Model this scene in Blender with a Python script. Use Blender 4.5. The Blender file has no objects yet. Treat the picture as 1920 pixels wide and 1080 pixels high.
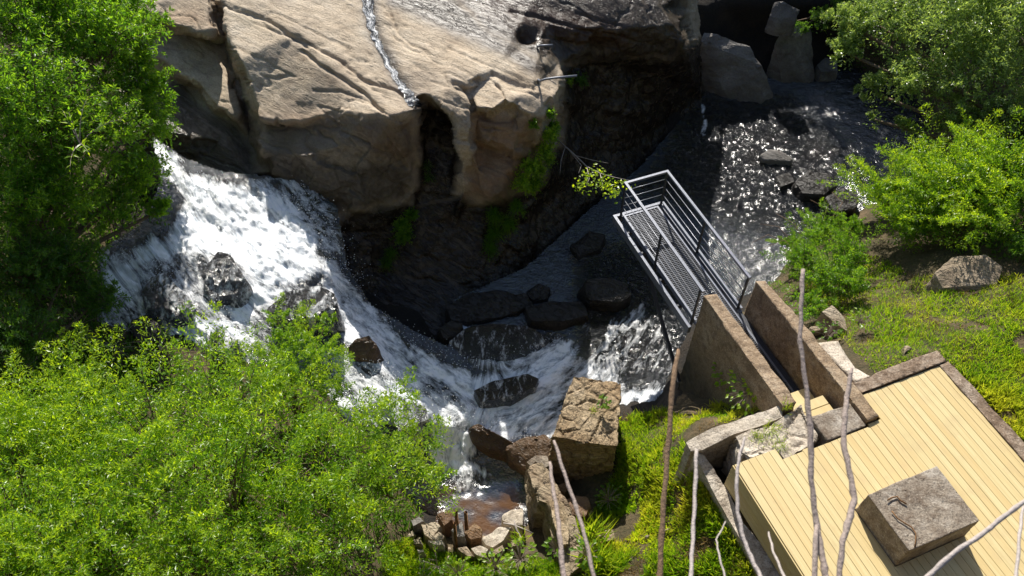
import bpy, math, random
import numpy as np
from mathutils import Vector, Matrix
from mathutils.geometry import delaunay_2d_cdt

# ---------------------------------------------------------------- camera, sky, sun, exposure
sc = bpy.context.scene
CZ = 16.8; PITCH = math.radians(50.0); F = 1493.3
cam_d = bpy.data.cameras.new('camera'); cam = bpy.data.objects.new('camera', cam_d)
sc.collection.objects.link(cam); sc.camera = cam
cam.location = (0, 0, CZ); cam.rotation_euler = (math.pi/2 - PITCH, 0, 0)
cam_d.sensor_width = 36; cam_d.lens = 28.0; cam_d.clip_start = 0.1; cam_d.clip_end = 2000
cam_d.dof.use_dof = True; cam_d.dof.focus_distance = 17.0; cam_d.dof.aperture_fstop = 3.5

SUN_EL = math.radians(38.5); SUN_AZ = math.radians(-7)      # azimuth from +Y towards +X
w = bpy.data.worlds.new('World'); sc.world = w; w.use_nodes = True
bg = w.node_tree.nodes['Background']
sky = w.node_tree.nodes.new('ShaderNodeTexSky'); sky.sky_type = 'NISHITA'; sky.sun_disc = False
sky.sun_elevation = SUN_EL; sky.sun_rotation = SUN_AZ
w.node_tree.links.new(sky.outputs[0], bg.inputs[0]); bg.inputs[1].default_value = 0.09
sun_d = bpy.data.lights.new('sun', 'SUN'); sun = bpy.data.objects.new('sun', sun_d); sc.collection.objects.link(sun)
sun_d.energy = 5.0; sun_d.angle = math.radians(0.5); sun_d.color = (1.0, 0.95, 0.86)
SD = Vector((math.sin(SUN_AZ)*math.cos(SUN_EL), math.cos(SUN_AZ)*math.cos(SUN_EL), math.sin(SUN_EL)))
sun.rotation_euler = SD.to_track_quat('Z', 'Y').to_euler(); sun.location = (0, 40, 40)
sc.view_settings.view_transform = 'Standard'; sc.view_settings.look = 'None'
sc.view_settings.exposure = 0.62; sc.view_settings.gamma = 1
sc.cycles.max_bounces = 6; sc.cycles.transparent_max_bounces = 4
sc.cycles.sample_clamp_indirect = 4.0; sc.cycles.use_denoising = True

# ---------------------------------------------------------------- small numpy helpers
C = sc.collection
cP, sP = math.cos(PITCH), math.sin(PITCH)
def P(px, py, z):
    """ground point of the valley at height z that the photograph shows at (px, py)"""
    px = np.asarray(px, float); py = np.asarray(py, float); z = np.asarray(z, float)
    cx = (px-960)/F; up = (540-py)/F
    dy = cP + up*sP; dz = -sP + up*cP
    t = (CZ - z)/(-dz)
    return np.stack(np.broadcast_arrays(cx*t, dy*t, z), -1)
def V(px, py, z): return Vector(P(px, py, z))

def _h(ix, iy, iz, s):
    n = (ix*374761393 + iy*668265263 + iz*2147483647 + s*974711) & 0xffffffff
    n = ((n ^ (n >> 13))*1274126177) & 0xffffffff
    n = ((n ^ (n >> 16))*2246822519) & 0xffffffff
    return ((n ^ (n >> 15)) & 0xffffff)/float(0xffffff)
def vnoise(p, s=0):
    i = np.floor(p).astype(np.int64); f = p-i; u = f*f*(3-2*f); r = 0
    for a in (0, 1):
        for b in (0, 1):
            for c in (0, 1):
                wgt = (u[:, 0] if a else 1-u[:, 0])*(u[:, 1] if b else 1-u[:, 1])*(u[:, 2] if c else 1-u[:, 2])
                r = r + wgt*_h(i[:, 0]+a, i[:, 1]+b, i[:, 2]+c, s)
    return r*2-1
def fbm(p, o=4, s=0, g=.5):
    p = np.asarray(p, float); r = 0; a = 1.; t = 0
    for k in range(o):
        r = r + a*vnoise(p*(2.03**k)+k*17.3, s+k); t += a; a *= g
    return r/t
def worley(p, s=0):
    i = np.floor(p).astype(np.int64); f1 = np.full(len(p), 9.); f2 = f1.copy(); hh = np.zeros(len(p))
    for a in (-1, 0, 1):
        for b in (-1, 0, 1):
            for c in (-1, 0, 1):
                x, y, z = i[:, 0]+a, i[:, 1]+b, i[:, 2]+c
                q = np.stack([x+_h(x, y, z, s), y+_h(x, y, z, s+1), z+_h(x, y, z, s+2)], 1)
                d = np.linalg.norm(p-q, axis=1); m = d < f1
                f2 = np.where(m, f1, np.minimum(f2, d)); hh = np.where(m, _h(x, y, z, s+3), hh); f1 = np.where(m, d, f1)
    return f1, f2, hh
def ss(a, b, x):
    t = np.clip((x-a)/(b-a), 0, 1); return t*t*(3-2*t)

def segdist(PX, PY, line):
    d = np.full(PX.shape, 1e9)
    for (x0, y0), (x1, y1) in zip(line[:-1], line[1:]):
        vx, vy = x1-x0, y1-y0; L = vx*vx+vy*vy+1e-9
        t = np.clip(((PX-x0)*vx+(PY-y0)*vy)/L, 0, 1)
        d = np.minimum(d, np.hypot(PX-x0-t*vx, PY-y0-t*vy))
    return d
def inpoly(PX, PY, poly):
    r = np.zeros(PX.shape, bool); n = len(poly)
    for k in range(n):
        x0, y0 = poly[k][:2]; x1, y1 = poly[(k+1) % n][:2]
        if y0 == y1: continue
        c = ((y0 > PY) != (y1 > PY)) & (PX < (x1-x0)*(PY-y0)/(y1-y0)+x0)
        r ^= c
    return r
def polymask(PX, PY, poly, soft):
    d = segdist(PX, PY, [p[:2] for p in poly]+[poly[0][:2]])
    return ss(-soft, soft, np.where(inpoly(PX, PY, poly), d, -d))
def stroke(PX, PY, line, wd):
    return np.exp(-(segdist(PX, PY, line)/wd)**2)
def blob(PX, PY, x, y, rx, ry, rot=0):
    c, s = math.cos(math.radians(rot)), math.sin(math.radians(rot))
    a = ((PX-x)*c+(PY-y)*s)/rx; b = (-(PX-x)*s+(PY-y)*c)/ry
    return np.exp(-(a*a+b*b))

def tin(lines, xs, ys):
    """height over a grid from break lines of surveyed points"""
    pts = []; idx = {}; edges = []
    def pid(p):
        k = (round(p[0], 1), round(p[1], 1))
        if k not in idx: idx[k] = len(pts); pts.append(p)
        return idx[k]
    for ln in lines:
        ids = [pid(p) for p in ln]
        edges += [(a, b) for a, b in zip(ids[:-1], ids[1:]) if a != b]
    out = delaunay_2d_cdt([Vector(p[:2]) for p in pts], edges, [], 0, 0.01)
    ov, of, orig = out[0], out[2], out[3]
    zz = np.full(len(ov), np.nan)
    for k, o in enumerate(orig):
        if o: zz[k] = pts[o[0]][2]
    xy = np.array([tuple(v) for v in ov])
    for k in np.where(np.isnan(zz))[0]:
        d = [(math.hypot(q[0]-xy[k, 0], q[1]-xy[k, 1]), q[2]) for q in pts]; d.sort()
        d = d[:2]; zz[k] = sum(q[1]/(q[0]+1) for q in d)/sum(1/(q[0]+1) for q in d)
    Z = np.full((len(ys), len(xs)), np.nan)
    for t in of:
        if len(t) != 3: continue
        a, b, c = xy[t[0]], xy[t[1]], xy[t[2]]
        i0, i1 = np.searchsorted(xs, [min(a[0], b[0], c[0])-1e-3, max(a[0], b[0], c[0])+1e-3])
        j0, j1 = np.searchsorted(ys, [min(a[1], b[1], c[1])-1e-3, max(a[1], b[1], c[1])+1e-3])
        if i1 <= i0 or j1 <= j0: continue
        X, Y = np.meshgrid(xs[i0:i1], ys[j0:j1])
        D = (b[1]-c[1])*(a[0]-c[0])+(c[0]-b[0])*(a[1]-c[1])
        if abs(D) < 1e-9: continue
        u = ((b[1]-c[1])*(X-c[0])+(c[0]-b[0])*(Y-c[1]))/D
        v = ((c[1]-a[1])*(X-c[0])+(a[0]-c[0])*(Y-c[1]))/D
        m = (u > -1e-6) & (v > -1e-6) & (u+v < 1+1e-6)
        q = u*zz[t[0]]+v*zz[t[1]]+(1-u-v)*zz[t[2]]
        S = Z[j0:j1, i0:i1]; S[m] = q[m]
    return Z
def blur(Z, n):
    for _ in range(n):
        p = np.pad(Z, 1, mode='edge')
        Z = (p[1:-1, 1:-1]*2+p[:-2, 1:-1]+p[2:, 1:-1]+p[1:-1, :-2]+p[1:-1, 2:])/6
    return Z
def gnormals(W):
    du = np.gradient(W, axis=1); dv = np.gradient(W, axis=0)
    n = np.cross(dv, du); n /= np.linalg.norm(n, axis=-1, keepdims=True)+1e-12
    return n

# ---------------------------------------------------------------- object helpers
def tag(o, label=None, cat=None, group=None, kind=None):
    if label: o['label'] = label
    if cat: o['category'] = cat
    if group: o['group'] = group
    if kind: o['kind'] = kind
    return o
def empty(name, loc, label, cat, group=None):
    o = bpy.data.objects.new(name, None); C.objects.link(o); o.location = loc; o.empty_display_size = .2
    return tag(o, label, cat, group)
def link(name, me, mat, parent=None):
    o = bpy.data.objects.new(name, me); C.objects.link(o)
    if mat: me.materials.append(mat)
    if parent:
        o.parent = parent; o.matrix_parent_inverse = Matrix.Translation(parent.location).inverted()
    return o
def npmesh(name, verts, faces, mat, parent=None, attrs=None, smooth=True):
    verts = np.asarray(verts, np.float32).reshape(-1, 3); faces = np.asarray(faces, np.int32)
    k = faces.shape[1]; me = bpy.data.meshes.new(name)
    me.vertices.add(len(verts)); me.vertices.foreach_set('co', verts.ravel())
    me.loops.add(faces.size); me.loops.foreach_set('vertex_index', faces.ravel())
    me.polygons.add(len(faces)); me.polygons.foreach_set('loop_start', np.arange(0, faces.size, k, dtype=np.int32))
    me.polygons.foreach_set('use_smooth', np.full(len(faces), smooth))
    me.update(calc_edges=True); me.validate()
    for n, a in (attrs or {}).items():
        at = me.attributes.new(n, 'FLOAT', 'POINT'); at.data.foreach_set('value', np.asarray(a, np.float32).ravel())
    return link(name, me, mat, parent)
def pymesh(name, verts, faces, mat, parent=None, smooth=False):
    me = bpy.data.meshes.new(name); me.from_pydata([tuple(v) for v in verts], [], faces); me.update()
    if smooth: me.polygons.foreach_set('use_smooth', [True]*len(me.polygons))
    return link(name, me, mat, parent)
class MB:
    def __init__(s): s.v = []; s.f = []
    def add(s, v, f):
        n = len(s.v); s.v += [tuple(q) for q in v]; s.f += [tuple(i+n for i in q) for q in f]
    def prism(s, top, bot):
        n = len(top); s.add(list(top)+list(bot), [tuple(range(n)), tuple(range(2*n-1, n-1, -1))] +
              [(i, i+n, (i+1) % n+n, (i+1) % n) for i in range(n)])
    def bar(s, a, b, w_, h_, up=(0, 0, 1)):
        a, b = Vector(a), Vector(b); d = (b-a).normalized(); u = Vector(up)
        if abs(d.dot(u)) > .95: u = Vector((-.368, .93, 0))
        r_ = d.cross(u).normalized(); u = r_.cross(d).normalized()
        q = [r_*w_/2*i+u*h_/2*j for i, j in ((-1, -1), (1, -1), (1, 1), (-1, 1))]
        s.add([a+k for k in q]+[b+k for k in q], [(3, 2, 1, 0), (4, 5, 6, 7)]+[(i, (i+1) % 4, (i+1) % 4+4, i+4) for i in range(4)])
    def tube(s, pts, rad, n=8):
        pts = [Vector(p) for p in pts]; base = len(s.v); m = len(pts)
        if not hasattr(rad, '__len__'): rad = [rad]*m
        for k, p in enumerate(pts):
            d = (pts[min(k+1, m-1)]-pts[max(k-1, 0)]).normalized()
            u = d.orthogonal().normalized() if k == 0 else (pu-d*pu.dot(d)).normalized()
            pu = u; v_ = d.cross(u)
            for j in range(n):
                a = 2*math.pi*j/n; s.v.append(tuple(p+(u*math.cos(a)+v_*math.sin(a))*rad[k]))
        for k in range(m-1):
            for j in range(n):
                s.f.append((base+k*n+j, base+k*n+(j+1) % n, base+(k+1)*n+(j+1) % n, base+(k+1)*n+j))
        s.f.append(tuple(base+j for j in range(n))[::-1]); s.f.append(tuple(base+(m-1)*n+j for j in range(n)))
    def build(s, name, mat, parent=None, smooth=False, bevel=0):
        o = pymesh(name, s.v, s.f, mat, parent, smooth)
        if bevel:
            b = o.modifiers.new('bevel', 'BEVEL'); b.width = bevel; b.segments = 2; b.limit_method = 'ANGLE'
        return o

# ---------------------------------------------------------------- materials
class NT:
    def __init__(s, name):
        s.m = bpy.data.materials.new(name); s.m.use_nodes = True; s.t = s.m.node_tree
        s.out = s.t.nodes['Material Output']; s.b = s.t.nodes['Principled BSDF']
    def n(s, typ, ins=None, **kw):
        x = s.t.nodes.new(typ)
        for k, v in kw.items(): setattr(x, k, v)
        for k, v in (ins or {}).items(): s.set(x.inputs[k], v)
        return x
    def set(s, sock, v):
        if isinstance(v, bpy.types.NodeSocket): s.t.links.new(v, sock)
        elif isinstance(v, bpy.types.Node): s.t.links.new(v.outputs[0], sock)
        else:
            if hasattr(sock.default_value, '__len__') and hasattr(v, '__len__') and len(v) == 3 and len(sock.default_value) == 4: v = (*v, 1)
            sock.default_value = v
    def pos(s, scale=(1, 1, 1), rot=(0, 0, 0)):
        g = s.n('ShaderNodeNewGeometry')
        q = s.n('ShaderNodeMapping', {0: g.outputs['Position'], 'Rotation': rot}).outputs[0]
        return s.n('ShaderNodeMapping', {0: q, 'Scale': scale}).outputs[0]
    def noise(s, vec, scale, detail=5, rough=.55, dist=0):
        return s.n('ShaderNodeTexNoise', {'Vector': vec, 'Scale': scale, 'Detail': detail, 'Roughness': rough, 'Distortion': dist}).outputs[0]
    def ramp(s, fac, stops):
        x = s.n('ShaderNodeValToRGB', {0: fac}); e = x.color_ramp.elements
        while len(e) < len(stops): e.new(.5)
        for k, (p, c) in enumerate(stops):
            e[k].position = p; e[k].color = (*c, 1) if hasattr(c, '__len__') else (c, c, c, 1)
        return x.outputs[0]
    def mix(s, fac, a, b, mode='MIX'):
        x = s.n('ShaderNodeMix', data_type='RGBA', blend_type=mode)
        s.set(x.inputs[0], fac); s.set(x.inputs[6], a); s.set(x.inputs[7], b); return x.outputs[2]
    def math(s, op, a, b=0., clamp=False):
        x = s.n('ShaderNodeMath', operation=op, use_clamp=clamp); s.set(x.inputs[0], a); s.set(x.inputs[1], b); return x.outputs[0]
    def attr(s, name): return s.n('ShaderNodeAttribute', attribute_name=name).outputs['Fac']
    def mr(s, v, a, b, c, d):
        return s.n('ShaderNodeMapRange', {0: v, 1: a, 2: b, 3: c, 4: d}).outputs[0]
    def bump(s, h, strength, dist, nrm=None):
        x = s.n('ShaderNodeBump', {'Height': h, 'Strength': strength, 'Distance': dist})
        if nrm is not None: s.set(x.inputs['Normal'], nrm)
        return x.outputs[0]
    def P(s, **kw):
        for k, v in kw.items(): s.set(s.b.inputs[k.replace('_', ' ')], v)
        return s.m

def rock_mat(name, stops, streak=(.05, .04, .03), wet0=0., rough=.8, strata=math.radians(32.6), bump=.5, an=(.8, 2.6, 2.2), stain=.0):
    t = NT(name)
    p = t.pos(); q = t.pos(an, (0, 0, strata))
    n1 = t.noise(p, .9, 6, .6, .4); n2 = t.noise(q, 1.6, 6, .65, .5); n3 = t.noise(p, 22, 5, .7)
    c = t.ramp(t.math('ADD', t.math('MULTIPLY', n1, .55), t.math('MULTIPLY', n2, .45)), stops)
    c = t.mix(t.math('MULTIPLY', t.ramp(n3, [(.35, 1.), (.6, 0.)]), .35), c, streak)
    crk = t.ramp(t.noise(q, 3.2, 3, .5, .8), [(.455, 0.), (.49, 1.), (.5, 1.), (.535, 0.)])
    c = t.mix(t.math('MULTIPLY', crk, .12), c, streak)
    big = t.noise(p, .33, 5, .62, .8); c = t.mix(t.math('MULTIPLY', t.ramp(big, [(.46, 0.), (.62, 1.)]), stain), c, (.24, .185, .14))
    rust = t.attr('rust'); c = t.mix(t.math('MULTIPLY', rust, t.mr(n2, .3, .6, .3, 1.)), c, (.30, .125, .03))
    moss = t.attr('moss'); c = t.mix(t.math('MULTIPLY', moss, t.mr(n1, .35, .6, .1, .9)), c, (.035, .05, .012))
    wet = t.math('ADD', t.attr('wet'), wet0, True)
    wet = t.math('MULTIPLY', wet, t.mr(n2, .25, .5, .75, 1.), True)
    c = t.mix(wet, c, t.mix(1., c, (.042, .034, .031), 'MULTIPLY'))  # wet tone, deep enough to paint the cliff's near-black shade as well
    hgt = t.math('ADD', t.math('MULTIPLY', n3, .25), t.math('SUBTRACT', t.math('MULTIPLY', n2, .8), t.math('MULTIPLY', crk, .25)))
    return t.P(Base_Color=c, Roughness=t.mr(wet, 0, 1, rough, .24), Specular_IOR_Level=t.mr(wet, 0, 1, .4, .45), Normal=t.bump(hgt, bump, .12))
M = {}
M['rock'] = rock_mat('granite', [(.30, (.30, .22, .145)), (.42, (.46, .36, .25)), (.54, (.56, .455, .33)), (.70, (.65, .56, .44))], an=(.6, 3.2, 2.4), stain=.5, bump=.5)
M['boulder'] = rock_mat('boulder stone', [(.3, (.075, .06, .05)), (.5, (.18, .165, .15)), (.7, (.30, .285, .27))])
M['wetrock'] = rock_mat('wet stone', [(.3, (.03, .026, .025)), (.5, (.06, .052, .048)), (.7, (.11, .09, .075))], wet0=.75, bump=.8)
M['brownrock'] = rock_mat('brown wet stone', [(.3, (.12, .06, .03)), (.5, (.24, .13, .055)), (.7, (.34, .22, .11))], wet0=.25, rough=.5, bump=.8)
M['tanstone'] = rock_mat('tan stone', [(.3, (.20, .14, .09)), (.5, (.36, .28, .19)), (.7, (.52, .44, .33))], bump=.9)
M['rubble'] = rock_mat('rubble masonry', [(.32, (.18, .11, .055)), (.46, (.34, .245, .14)), (.58, (.46, .36, .23)), (.7, (.55, .46, .33))], bump=1., an=(2.2, 2.2, 3.5))
def concrete(name, stops, lich=.5):
    t = NT(name); p = t.pos()
    n1 = t.noise(p, 1.8, 7, .65, .3); n2 = t.noise(p, 34, 4, .7); n3 = t.noise(p, 7, 5, .6)
    c = t.ramp(n1, stops)
    c = t.mix(t.math('MULTIPLY', t.ramp(n2, [(.36, 1.), (.5, 0.)]), .55), c, (.07, .05, .035))
    c = t.mix(t.math('MULTIPLY', t.ramp(n2, [(.58, 0.), (.66, 1.)]), .5), c, (.62, .56, .46))
    c = t.mix(t.math('MULTIPLY', t.ramp(n3, [(.5, 0.), (.62, 1.)]), lich), c, (.10, .062, .035))
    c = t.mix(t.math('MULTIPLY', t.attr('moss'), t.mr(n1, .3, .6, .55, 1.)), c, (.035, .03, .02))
    h = t.math('ADD', t.math('MULTIPLY', n2, .4), n3)
    return t.P(Base_Color=c, Roughness=.92, Normal=t.bump(h, .75, .06))
M['concrete'] = concrete('old concrete', [(.3, (.20, .135, .08)), (.5, (.31, .22, .135)), (.7, (.42, .33, .23))])
M['greycon'] = concrete('grey concrete', [(.34, (.15, .115, .085)), (.48, (.26, .215, .165)), (.6, (.36, .315, .26)), (.72, (.46, .41, .35))], .45)
M['palecon'] = concrete('pale concrete', [(.3, (.36, .30, .23)), (.5, (.52, .45, .36)), (.7, (.64, .57, .47))], .35)
M['kerb'] = concrete('lichened kerb', [(.3, (.12, .075, .045)), (.5, (.24, .17, .115)), (.7, (.38, .31, .24))], .7)

def soil(name, a, b, c_):
    t = NT(name); p = t.pos(); n1 = t.noise(p, 1.3, 7, .6); n2 = t.noise(p, 16, 5, .7)
    c = t.ramp(t.math('ADD', t.math('MULTIPLY', n1, .6), t.math('MULTIPLY', n2, .4)), [(.35, a), (.5, b), (.66, c_)])
    return t.P(Base_Color=c, Roughness=.95, Normal=t.bump(n2, .9, .1))
M['soil'] = soil('bank soil', (.035, .034, .012), (.085, .065, .03), (.19, .13, .07))
M['ground'] = soil('far ground', (.02, .03, .01), (.03, .045, .012), (.05, .055, .02))
M['bed'] = soil('river bed', (.010, .009, .008), (.02, .016, .012), (.045, .032, .02))

def leaf_mat(name, dark, light, young, trans=.58, gloss=.35, tr_gain=2.7):
    t = NT(name); isl = t.n('ShaderNodeNewGeometry').outputs['Random Per Island']
    c = t.ramp(isl, [(0., dark), (.6, light), (1., tuple(.5*(x+y) for x, y in zip(light, young)))])
    c = t.mix(t.attr('young'), c, young)
    c2 = t.mix(1., c, (tr_gain*1.12, tr_gain, tr_gain*.4), 'MULTIPLY')
    t.P(Base_Color=c, Roughness=gloss, Specular_IOR_Level=.45)
    tr = t.n('ShaderNodeBsdfTranslucent', {0: c2})
    mx = t.n('ShaderNodeMixShader', {0: trans, 1: t.b.outputs[0], 2: tr.outputs[0]})
    t.t.links.new(mx.outputs[0], t.out.inputs[0]); return t.m
M['leaf'] = leaf_mat('bright leaves', (.05, .13, .010), (.115, .235, .014), (.33, .43, .022), .47)
M['leaf_mid'] = leaf_mat('mid green leaves', (.035, .105, .012), (.08, .19, .018), (.20, .31, .022))
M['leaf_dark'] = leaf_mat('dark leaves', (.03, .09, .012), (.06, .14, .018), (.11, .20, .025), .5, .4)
M['leaf_grey'] = leaf_mat('glossy grey green leaves', (.06, .115, .035), (.14, .22, .08), (.24, .32, .13), .48, .25)
M['grass'] = leaf_mat('grass blades', (.06, .145, .010), (.14, .26, .014), (.33, .36, .045), .52, .5, 2.7)
M['dry'] = leaf_mat('dry stalks', (.20, .13, .06), (.30, .21, .10), (.38, .28, .14), .3, .7, 1.)
def plain(name, col, rough=.6, metal=0., var=.25, scale=20, bump=.2):
    t = NT(name); n = t.noise(t.pos(), scale, 5, .65)
    c = t.mix(t.mr(n, .3, .7, 0, 1), tuple(x*(1-var) for x in col), tuple(min(1, x*(1+var)) for x in col))
    return t.P(Base_Color=c, Roughness=rough, Metallic=metal, Normal=t.bump(n, bump, .02))
M['steel'] = plain('painted steel', (.15, .16, .19), .45, .3, .1)
M['steel_shade_tone'] = plain('painted steel in shade tone', (.03, .033, .042), .5, .2, .15)  # same paint as the rails, with the posts' shade put into the colour
M['rod'] = plain('bright rod', (.30, .31, .34), .4, .5, .1)
M['grate'] = plain('grating steel', (.10, .105, .12), .5, .4, .2)
M['rust'] = plain('rusty pipe', (.17, .085, .03), .8, .2, .4, 30, .5)
M['bark'] = plain('bark', (.15, .105, .07), .9, 0, .4, 40, .8)
M['stem'] = plain('grey brown stem', (.31, .245, .21), .75, 0, .35, 60, .6)
M['stem_pale'] = plain('pale stem', (.38, .33, .30), .7, 0, .25, 60, .5)
M['stem_brown'] = plain('brown stem', (.20, .125, .07), .85, 0, .4, 60, .7)
M['drain'] = plain('grey corrugated plastic', (.22, .23, .25), .5, 0, .2)
M['white'] = plain('weathered white bars', (.5, .48, .45), .5, .4, .2)

def wood():
    t = NT('treated pine'); ang = math.radians(-21.6)
    q = t.pos((9, .35, 9), (0, 0, ang)); isl = t.n('ShaderNodeNewGeometry').outputs['Random Per Island']
    off = t.n('ShaderNodeVectorMath', {0: q, 1: t.n('ShaderNodeCombineXYZ', {1: t.math('MULTIPLY', isl, 40.)}).outputs[0]}, operation='ADD').outputs[0]
    n = t.noise(off, 1.6, 7, .65, 1.2)
    c = t.ramp(n, [(.3, (.49, .39, .185)), (.5, (.56, .46, .235)), (.7, (.61, .51, .28))])
    c = t.mix(t.math('MULTIPLY', isl, .55), c, (.50, .34, .13))
    st = t.noise(t.pos(), 2.2, 5, .6); c = t.mix(t.math('MULTIPLY', t.ramp(st, [(.52, 0.), (.72, 1.)]), .5), c, (.44, .33, .17))
    return t.P(Base_Color=c, Roughness=.6, Normal=t.bump(n, .25, .01))
M['wood'] = wood()

def water(name, deep, shallow, rough=.205):
    t = NT(name); p = t.pos()
    fo = t.attr('foam'); br = t.attr('brown'); rip = t.attr('ripple')
    # coordinates that follow the current: across it, along it, height
    fl = t.n('ShaderNodeCombineXYZ', {0: t.attr('across'), 1: t.attr('along'), 2: 0.}).outputs[0]
    def sv(x, y): return t.n('ShaderNodeMapping', {0: fl, 'Scale': (x, y, 1)}).outputs[0]
    a = t.noise(sv(2.2, .75), 1., 6, .58, 1.3); b = t.noise(sv(7., 2.6), 1., 5, .6, 1.); d = t.noise(p, 17., 5, .7, .6)
    nn = t.math('ADD', t.math('ADD', t.math('MULTIPLY', a, .5), t.math('MULTIPLY', b, .40)), t.math('MULTIPLY', d, .08))
    w1 = t.noise(sv(3.6, 1.5), 1., 6, .62, 1.8); w2 = t.noise(sv(8.5, 4.), 1., 5, .6, 1.4)
    r1 = t.math('SUBTRACT', 1., t.math('ABSOLUTE', t.math('MULTIPLY', t.math('SUBTRACT', w1, .5), 8.)), True)
    r2 = t.math('SUBTRACT', 1., t.math('ABSOLUTE', t.math('MULTIPLY', t.math('SUBTRACT', w2, .5), 7.)), True)
    lc = t.math('MULTIPLY', t.math('ADD', t.math('MULTIPLY', r1, .55), t.math('MULTIPLY', r2, .5)), t.mr(fo, 0., .25, 0., .30))
    k = t.math('ADD', t.math('ADD', t.math('MULTIPLY', fo, .85), lc), t.math('SUBTRACT', t.math('MULTIPLY', t.math('SUBTRACT', nn, .5), 3.0), .60))
    fac = t.math('MULTIPLY', t.mr(k, -.22, .36, 0, 1), t.mr(fo, .02, .2, 0., 1.), True)
    c = t.mix(br, deep, shallow)
    hb = t.noise(t.pos((1, 1.5, 1), (0, 0, .5)), 8., 5, .62, .6); hs = t.noise(p, 26., 4, .6)
    hh = t.math('ADD', hb, t.math('MULTIPLY', hs, .35))
    t.P(Base_Color=c, Roughness=rough, IOR=2.1, Specular_IOR_Level=t.mr(br, 0, 1, .6, .12), Normal=t.bump(hh, t.mr(rip, 0, 1, .06, 1.), .42))
    sh = t.math('ADD', t.math('MULTIPLY', b, .6), t.math('MULTIPLY', a, .4))
    fcol = t.ramp(sh, [(.34, (.42, .48, .56)), (.46, (.80, .84, .88)), (.56, (.97, .97, .97))])
    f = t.n('ShaderNodeBsdfPrincipled', {'Base Color': fcol, 'Roughness': .6, 'Normal': t.bump(nn, .55, .14)})
    mx = t.n('ShaderNodeMixShader', {0: fac, 1: t.b.outputs[0], 2: f.outputs[0]})
    t.t.links.new(mx.outputs[0], t.out.inputs[0]); return t.m
M['water'] = water('stream water', (.006, .009, .015), (.105, .052, .022))
tw = NT('spray drops'); M['spray'] = tw.P(Base_Color=(.9, .92, .95), Roughness=.3)

# ---------------------------------------------------------------- terrain: banks and river bed
def grid(x0, x1, y0, y1, st):
    xs = np.arange(x0, x1+st/2, st); ys = np.arange(y0, y1+st/2, st); return xs, ys
def relief_mesh(name, Wd, keep, mat, attrs):
    """mesh of the kept cells of a surveyed surface Wd[j,i] (world positions)"""
    H, W_ = Wd.shape[:2]; ok = ~np.isnan(Wd[..., 0])
    idx = np.arange(H*W_).reshape(H, W_)
    q = np.stack([idx[:-1, :-1], idx[1:, :-1], idx[1:, 1:], idx[:-1, 1:]], -1)
    good = ok[:-1, :-1] & ok[1:, :-1] & ok[1:, 1:] & ok[:-1, 1:] & keep[:-1, :-1]
    q = q[good]; used = np.unique(q); re = np.full(H*W_, -1); re[used] = np.arange(len(used))
    at = {k: v.reshape(-1)[used] for k, v in attrs.items()}
    return npmesh(name, Wd.reshape(-1, 3)[used], re[q], mat, attrs=at)

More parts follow.
